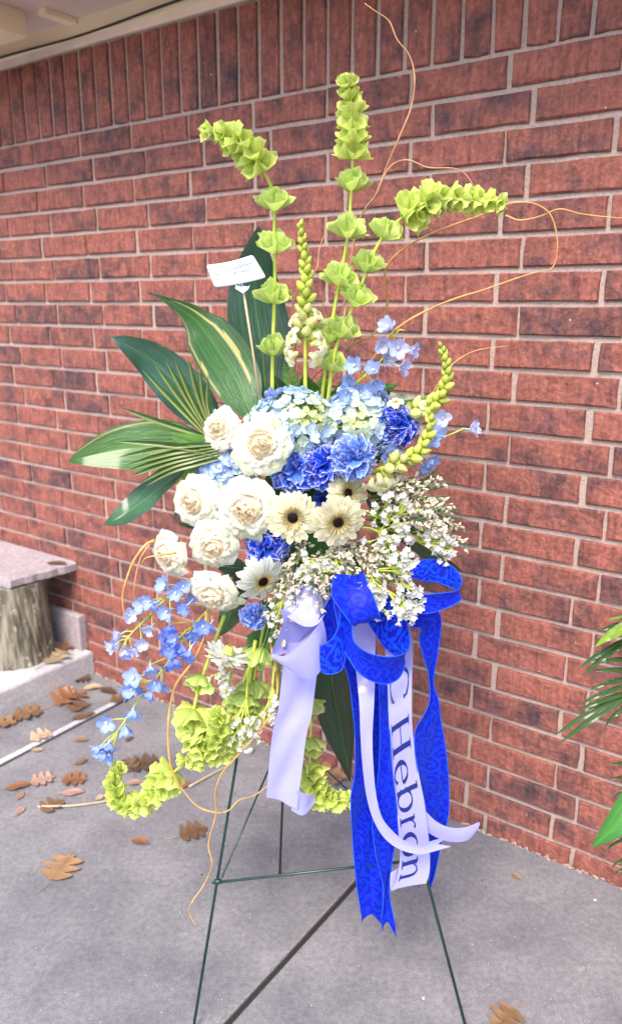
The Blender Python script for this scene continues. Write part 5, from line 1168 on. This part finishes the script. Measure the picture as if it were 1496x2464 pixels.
ribbon('tail', bow, secs(Z3, [((700, 420, 1.37), (900, 330, 1.39)), ((790, 500, 1.37), (985, 400, 1.40)), ((850, 510, 1.375), (1000, 470, 1.40)), ((838, 580, 1.38), (993, 560, 1.40)), ((862, 690, 1.385), (975, 700, 1.40)), ((900, 820, 1.39), (952, 820, 1.405)), ((918, 940, 1.395), (946, 930, 1.41)), ((912, 1060, 1.39), (982, 1040, 1.41)), ((865, 1165, 1.38), (997, 1180, 1.41)), ((812, 1260, 1.37), (1015, 1280, 1.41)), ((808, 1420, 1.37), (1040, 1450, 1.41)), ((835, 1600, 1.37), (1055, 1620, 1.41))])
       + secs(Z5, [((775, 380, 1.39), (940, 380, 1.41)), ((800, 520, 1.39), (935, 520, 1.41)), ((812, 700, 1.40), (890, 700, 1.41)), ((815, 900, 1.41), (850, 890, 1.41)), ((800, 985, 1.41), (822, 985, 1.41))]), M_dam, .004, .064, True, wob=.003, end=tri(.022), label='twisted right tail with its pattern in full view')
ribbon('tail', bow, secs(Z3, [((430, 740, 1.45), (600, 740, 1.46)), ((480, 1100, 1.43), (640, 1100, 1.43)), ((500, 1500, 1.43), (660, 1500, 1.43)), ((480, 1850, 1.43), (640, 1850, 1.43))])+secs(Z5, [((720, 800, 1.43), (760, 800, 1.43)), ((725, 960, 1.43), (750, 960, 1.43))]), M_dam, .004, .064, True, end=tri(.015), label='rear tail hidden behind the lettered ribbon')
ribbon('loop', bow, secs(Z3, [((640, 70, 1.42), (640, 140, 1.40)), ((760, 60, 1.43), (790, 140, 1.42)), ((850, 15, 1.44), (870, 162, 1.43)), ((950, 3, 1.45), (950, 165, 1.44)), ((1040, 28, 1.45), (1035, 195, 1.44)), ((1118, 92, 1.43), (1105, 228, 1.42)), ((1152, 165, 1.41), (1148, 285, 1.39)), ((1120, 232, 1.38), (1118, 325, 1.37)), ((1040, 250, 1.36), (1040, 362, 1.36)), ((960, 257, 1.35), (950, 392, 1.35)), ((880, 262, 1.35), (860, 405, 1.35)), ((800, 230, 1.36), (760, 400, 1.36)), ((700, 180, 1.37), (640, 330, 1.37))]), M_dam, .003, .064, True, label='open loop at the upper right')
ribbon('loop', bow, secs(Z3, [((470, 180, 1.39), (370, 330, 1.37)), ((600, 230, 1.40), (440, 430, 1.39)), ((680, 330, 1.40), (510, 540, 1.40)), ((735, 440, 1.39), (585, 650, 1.40)), ((768, 570, 1.37), (660, 712, 1.39)), ((768, 650, 1.35), (735, 745, 1.355)), ((735, 695, 1.335), (700, 868, 1.34)), ((640, 722, 1.32), (600, 922, 1.325)), ((520, 712, 1.31), (480, 895, 1.315)), ((420, 668, 1.31), (390, 832, 1.315)), ((358, 600, 1.32), (332, 750, 1.325)), ((345, 500, 1.33), (278, 650, 1.34)), ((320, 380, 1.34), (240, 480, 1.35)), ((260, 270, 1.36), (210, 320, 1.36))]), M_dam, .004, .064, True, label='large middle loop opening to the front')
ribbon('loop', bow, secs(Z3, [((215, 120, 1.385), (430, 100, 1.385)), ((198, 200, 1.355), (455, 170, 1.36)), ((200, 280, 1.335), (492, 250, 1.345)), ((265, 376, 1.322), (522, 335, 1.335)), ((340, 480, 1.32), (548, 420, 1.335)), ((375, 492, 1.34), (545, 445, 1.35)), ((370, 470, 1.37), (530, 430, 1.38))]), M_dam, .003, .064, True, wob=.004, label='short puffed fold over the knot')
ribbon('loop', bow, secs(Z3, [((205, 240, 1.38), (270, 420, 1.39)), ((110, 430, 1.38), (245, 560, 1.40)), ((58, 560, 1.365), (130, 690, 1.38)), ((52, 610, 1.35), (75, 700, 1.35)), ((100, 640, 1.335), (120, 825, 1.34)), ((165, 618, 1.325), (190, 848, 1.33)), ((220, 560, 1.33), (270, 815, 1.33)), ((250, 470, 1.34), (300, 690, 1.34)), ((258, 370, 1.35), (300, 500, 1.35)), ((245, 270, 1.36), (290, 330, 1.36))]), M_dam, .003, .064, True, label='small drooping loop at the left')
V, Fa = tube(rel(bow, crom([at(*Z3(230, 240, 1.385)), at(*Z3(330, 200, 1.38)), at(*Z3(430, 230, 1.385))], 5)), .010, 10); obj('knot', mesh('knot', V, Fa, M_dam), bow)

wb = thing('white_bow', 'pearly white satin ribbon bow with a shiny loop and hanging tails', 'bow', at(735, 1460, 1.38))
ribbon('tail', wb, secs(Z2, [((470, 360, 1.43), (700, 390, 1.43)), ((440, 560, 1.42), (690, 600, 1.42)), ((402, 780, 1.40), (652, 830, 1.40)), ((365, 1100, 1.39), (610, 1150, 1.39))])+[(656, 1760, 1.385, 736, 1775, 1.385), (646, 1850, 1.38, 726, 1855, 1.375), (642, 1905, 1.375, 719, 1908, 1.37)], M_satin, .005, .076, wob=.004, end=lambda v: .012+.024*(v+1)/2, label='broad plain tail at the left with a slanted end')
ribbon('tail_tip', wb, [(700, 1950, 1.37, 716, 1903, 1.368), (730, 1962, 1.372, 742, 1912, 1.375), (757, 1932, 1.39, 760, 1912, 1.395)], M_satin, .002, .076, label='corner of the left tail folding back')
ribbon('loop', wb, secs(Z2, [((400, 320, 1.425), (372, 388, 1.41)), ((450, 240, 1.42), (450, 440, 1.385)), ((540, 200, 1.42), (555, 497, 1.37)), ((630, 195, 1.42), (645, 488, 1.37)), ((700, 250, 1.42), (700, 425, 1.38)), ((730, 290, 1.43), (725, 370, 1.40))]), M_satin, -.006, .076, label='glossy upper fold of the bow')
ribbon('loop', wb, secs(Z2, [((380, 370, 1.38), (640, 500, 1.41)), ((400, 470, 1.39), (560, 560, 1.42)), ((360, 580, 1.39), (470, 660, 1.42)), ((322, 680, 1.38), (340, 730, 1.38)), ((345, 705, 1.36), (360, 755, 1.365)), ((410, 715, 1.345), (430, 805, 1.35)), ((490, 665, 1.33), (520, 865, 1.34)), ((575, 590, 1.325), (605, 880, 1.335)), ((640, 510, 1.33), (672, 830, 1.34)), ((690, 440, 1.35), (720, 700, 1.36))]), M_satin, .004, .076, label='wide open loop with a bright highlight')
o_t, S_t, n_t, d_t = ribbon('tail', wb, secs(Z3, [((590, 380, 1.44), (745, 420, 1.44)), ((590, 560, 1.435), (785, 560, 1.435)), ((592, 750, 1.42), (792, 740, 1.42)), ((606, 950, 1.395), (788, 850, 1.395)), ((616, 1180, 1.372), (783, 1070, 1.372)), ((630, 1420, 1.37), (795, 1310, 1.37)), ((650, 1670, 1.368), (832, 1560, 1.368))])
       + secs(Z5, [((600, 490, 1.362), (778, 420, 1.362)), ((612, 640, 1.36), (798, 575, 1.36)), ((620, 790, 1.36), (814, 735, 1.36)), ((604, 915, 1.355), (815, 870, 1.355)), ((565, 1005, 1.35), (792, 962, 1.35))]), M_satin, .003, .076, sub=8, nv=10, label='tail printed with navy serif lettering')
ribbon('tail_tip', wb, secs(Z5, [((620, 850, 1.37), (560, 890, 1.36)), ((610, 920, 1.365), (555, 960, 1.352)), ((600, 1000, 1.355), (562, 1008, 1.35))]), M_satin, .001, .03, label='folded corner of the lettered tail')
ribbon('tail', wb, secs(Z3, [((345, 440, 1.435), (520, 460, 1.435)), ((345, 600, 1.425), (518, 620, 1.425)), ((372, 800, 1.40), (516, 820, 1.40)), ((398, 1050, 1.365), (508, 1060, 1.35)), ((408, 1300, 1.348), (496, 1300, 1.348))])
       + secs(Z5, [((375, 180, 1.34), (445, 160, 1.34)), ((400, 380, 1.338), (462, 360, 1.338)), ((445, 540, 1.334), (500, 520, 1.334)), ((520, 665, 1.33), (570, 615, 1.33)), ((620, 738, 1.325), (660, 685, 1.325)), ((740, 770, 1.32), (750, 704, 1.32)), ((830, 755, 1.318), (835, 680, 1.318))]), M_satin, .002, .04, end=lambda v: .012+.028*abs(v)**1.1, label='thin curling tail whose forked end crosses the lettering')
ribbon('tail', wb, secs(Z5, [((760, 440, 1.372), (740, 560, 1.372)), ((800, 500, 1.37), (790, 615, 1.37)), ((870, 563, 1.37), (850, 655, 1.37)), ((960, 596, 1.372), (945, 688, 1.372)), ((1050, 592, 1.375), (1045, 684, 1.375)), ((1130, 562, 1.38), (1105, 640, 1.38)), ((1142, 560, 1.382), (1132, 590, 1.382))]), M_satin, .002, .04, label='curled tail end pointing right over the twisted blue tail')
# lettering: strokes in letter space (x along reading, y up 0..1), half widths
def arc(cx, cy, rx, ry, a0, a1, n, thick, thin, axis=0.):
    out = []
    for i in range(n+1):
        a = R(a0+(a1-a0)*i/n); k = abs(math.cos(a-axis)); out.append((cx+rx*math.cos(a), cy+ry*math.sin(a), thin+(thick-thin)*k**1.5))
    return out
def letter(ch):
    T, t = .085, .022
    S = []
    if ch == 'C': S = [arc(.48, .5, .43, .47, 52, 308, 26, T, t), [(.745, .88, .02), (.765, .70, .045)][::-1], [(.745, .12, .02), (.765, .22, .03)]]
    if ch == 'H': S = [[(.14, 0, T*.8), (.14, 1, T*.8)], [(.72, 0, T*.8), (.72, 1, T*.8)], [(.14, .5, t), (.72, .5, t)]]+[[(x-.14, y, t*.8), (x+.14, y, t*.8)] for x in (.14, .72) for y in (.02, .98)]
    if ch == 'e': S = [arc(.34, .33, .28, .33, 8, 320, 26, T*.8, t), [(.08, .36, t), (.62, .36, t)]]
    if ch == 'b': S = [[(.12, .0, T*.7), (.12, 1.0, T*.7)], [(.0, .99, t), (.14, 1.0, t)], arc(.36, .33, .28, .33, -165, 165, 24, T*.8, t)]
    if ch == 'r': S = [[(.13, .0, T*.7), (.13, .64, T*.7)], [(.0, .015, t), (.27, .015, t)], [(.01, .63, t), (.13, .65, t)], [(.16, .44, t), (.25, .60, t), (.36, .66, t*1.3), (.43, .60, .05)]]
    if ch == 'o': S = [arc(.34, .33, .29, .33, 0, 360, 32, T*.85, t)]
    if ch == 'n': S = [[(.13, .0, T*.7), (.13, .64, T*.7)], [(.0, .015, t), (.27, .015, t)], [(.01, .63, t), (.13, .65, t)], [(.16, .46, t), (.28, .62, t), (.42, .65, t*1.4), (.53, .55, T*.6), (.56, .40, T*.7), (.56, 0, T*.7)], [(.43, .015, t), (.69, .015, t)]]
    return S
def s_at_y(y):                               # row of the ribbon that lies at a picture height
    ys = [project(S_t(i, 0))[1] for i in range(n_t)]; return float(np.interp(y, ys, range(n_t)))
mb = MB()
words = [('C', 1602, 1686, .80), ('H', 1728, 1812, .86), ('e', 1824, 1882, .66), ('b', 1888, 1947, .68), ('r', 1958, 1993, .45), ('o', 2000, 2055, .68), ('n', 2061, 2113, .70)]
def S_f(x, v):
    i = int(max(0, min(n_t-2, x))); f = x-i; a = S_t(i, v); b_ = S_t(i+1, v); p = a+(b_-a)*f; nn_ = nrm(np.cross(S_t(i+1, 0)-S_t(i, 0), S_t(i, .5)-S_t(i, -.5)))
    if nn_[1] > 0: nn_ = -nn_
    return p+nn_*.0010
for ch, y0, y1, wd in words:
    r0, r1 = s_at_y(y0), s_at_y(y1)
    for st_ in letter(ch):
        L = [];
        for a, b_ in zip(st_[:-1], st_[1:]):
            k = max(1, int(math.hypot(a[0]-b_[0], a[1]-b_[1])/.06)); L += [tuple(np.array(a)+(np.array(b_)-np.array(a))*q/k) for q in range(k)]
        L.append(st_[-1]); L = np.array(L); T_ = np.gradient(L[:, :2], axis=0); V = []
        for q in range(len(L)):
            tn = T_[q]/(np.linalg.norm(T_[q])+1e-9); nx, ny = -tn[1], tn[0]
            for s_ in (-1, 1):
                x = L[q, 0]+nx*L[q, 2]*s_; y = L[q, 1]+ny*L[q, 2]*s_
                V.append(S_f(r0+(r1-r0)*x/wd, -.82+1.56*y))
        Fa = [(2*q, 2*q+1, 2*q+3, 2*q+2) for q in range(len(L)-1)]; mb.add(V, Fa)
me = mesh('lettering', rel(wb, mb.V), mb.F, M_ink, None, False); lt = obj('lettering', me, o_t)

# ------------------------------------------------------------------ gift card on its pick
cd = thing('gift_card', 'white gift card with a printed line and blue handwriting, on the card stick', 'card', M=None, P=at(568, 652, 1.485))
c00, c10, c11, c01 = (496, 638), (608, 613), (641, 668), (517, 692)       # tl, tr, br, bl
def cardp(x, y, off=0.):                      # x,y in 0..1, y down
    p = (np.array(c00)*(1-x)+np.array(c10)*x)*(1-y)+(np.array(c01)*(1-x)+np.array(c11)*x)*y
    Q = at(p[0], p[1]+4*math.sin(math.pi*x)*(1-y*.3), 1.47+.02*x+.006*math.sin(math.pi*x)); return Q+np.array([0, -off, 0])
def round_corner(u, v): return u, v
V = []; nx, ny = 24, 12
for j in range(ny+1):
    for i in range(nx+1):
        x, y = i/nx, j/ny
        # rounded corners: pull the corner lattice points in
        ax, ay = min(x, 1-x)*1.9, min(y, 1-y); rc = .10
        if ax < rc and ay < rc:
            dx, dy = rc-ax, rc-ay; d = math.hypot(dx, dy)
            if d > rc: k = rc/d; nx_, ny_ = (rc-dx*k)/1.9, rc-dy*k; x = nx_ if x < .5 else 1-nx_; y = ny_ if y < .5 else 1-ny_
        V.append(cardp(x, y))
Fa = [(j*(nx+1)+i, j*(nx+1)+i+1, (j+1)*(nx+1)+i+1, (j+1)*(nx+1)+i) for j in range(ny) for i in range(nx)]
M_card = plain('card_stock', (.66, .74, .86), .35, .5)
ob = obj('card', mesh('card', rel(cd, V), Fa, M_card), cd); md = ob.modifiers.new('t', 'SOLIDIFY'); md.thickness = .0004
ink = {'a': plain('grey_ink', (.25, .25, .38), .5), 'b': plain('blue_ink', (.12, .13, .45), .5)}
def text_on_card(body, x0, y0, x1, y1, size_h, mat, shear=.35):
    cu = bpy.data.curves.new('t', 'FONT'); cu.body = body; cu.shear = shear; cu.resolution_u = 2
    to = bpy.data.objects.new('t', cu); col.objects.link(to); dg = bpy.context.evaluated_depsgraph_get(); me_ = bpy.data.meshes.new_from_object(to.evaluated_get(dg))
    X = np.array([v.co[:] for v in me_.vertices]); W = X[:, 0].max(); Fs = [tuple(p.vertices) for p in me_.polygons]
    bpy.data.objects.remove(to); bpy.data.curves.remove(cu)
    V = [cardp(x0+(x1-x0)*p[0]/W, y0+(y1-y0)*p[0]/W-p[1]*size_h, .0012) for p in X]
    obj('writing', mesh('writing', rel(cd, V), Fs, mat, None, False), cd)
text_on_card('With Deepest Sympathy', .40, .18, .93, .10, .11, ink['a'], .0)
text_on_card('Our Love & Prayers', .30, .40, .94, .32, .20, ink['b'])
text_on_card('IPC Hebron', .45, .60, .82, .56, .20, ink['b'])
for k, (x, y, rx, ry, c) in enumerate([(.08, .16, .07, .10, (.50, .48, .74)), (.16, .12, .06, .06, (.58, .58, .80)), (.13, .46, .045, .05, (.66, .36, .22)), (.17, .50, .05, .035, (.72, .66, .38)), (.10, .60, .06, .05, (.60, .66, .66))]):
    V = [cardp(x, y, .0008)]+[cardp(x+rx*math.cos(a)*(1+.3*math.sin(3*a)), y+ry*math.sin(a)*(1+.3*math.cos(2*a)), .0008) for a in np.linspace(0, 2*math.pi, 15)[:-1]]
    obj('printed_flower', mesh('printed_flower', rel(cd, V), [(0, 1+i, 1+(i+1) % 14) for i in range(14)], plain('print', c, .5), None, False), cd)
pk = thing('card_stick', 'clear card holder on a pale wooden stick beside the left bells of Ireland', 'card stick', at(628, 960, 1.50))
V, Fa = tube(rel(pk, pts([(627, 975, 1.50), (606, 830, 1.49), (586, 702, 1.485)])), lambda t: .0022, 7); obj('stick', mesh('stick', V, Fa, plain('pale_wood', (.66, .44, .28), .6)), pk)
def holder(u, v): 
    w_ = 4.5+8*max(0, 1-abs(u-.72)/.28)**.8 if u > .44 else 4.5
    q = (586-u*8+v*w_, 702-u*38); return at(q[0], q[1], 1.474)
M_clear = plain('clear_plastic', (.75, .80, .86), .15, .6)
V = [at(*q, 1.478) for q in ((585, 706), (566, 694), (568, 686), (578, 690), (585, 688), (598, 690), (602, 684), (598, 695))]; 
V += [p+np.array([0, -.002, 0]) for p in V]; n = 8; Fa = [tuple(range(n)), tuple(range(n, 2*n))[::-1]]+[(i, n+i, n+(i+1) % n, (i+1) % n) for i in range(n)]
obj('clip', mesh('clip', rel(pk, V), Fa, M_clear, None, False), pk)
for x in (-3, 3):
    V, Fa = tube(rel(pk, pts([(582+x, 692, 1.474), (577+x, 672, 1.474), (574+x, 660, 1.474)])), .0009, 5); obj('prong', mesh('prong', V, Fa, M_clear), pk)
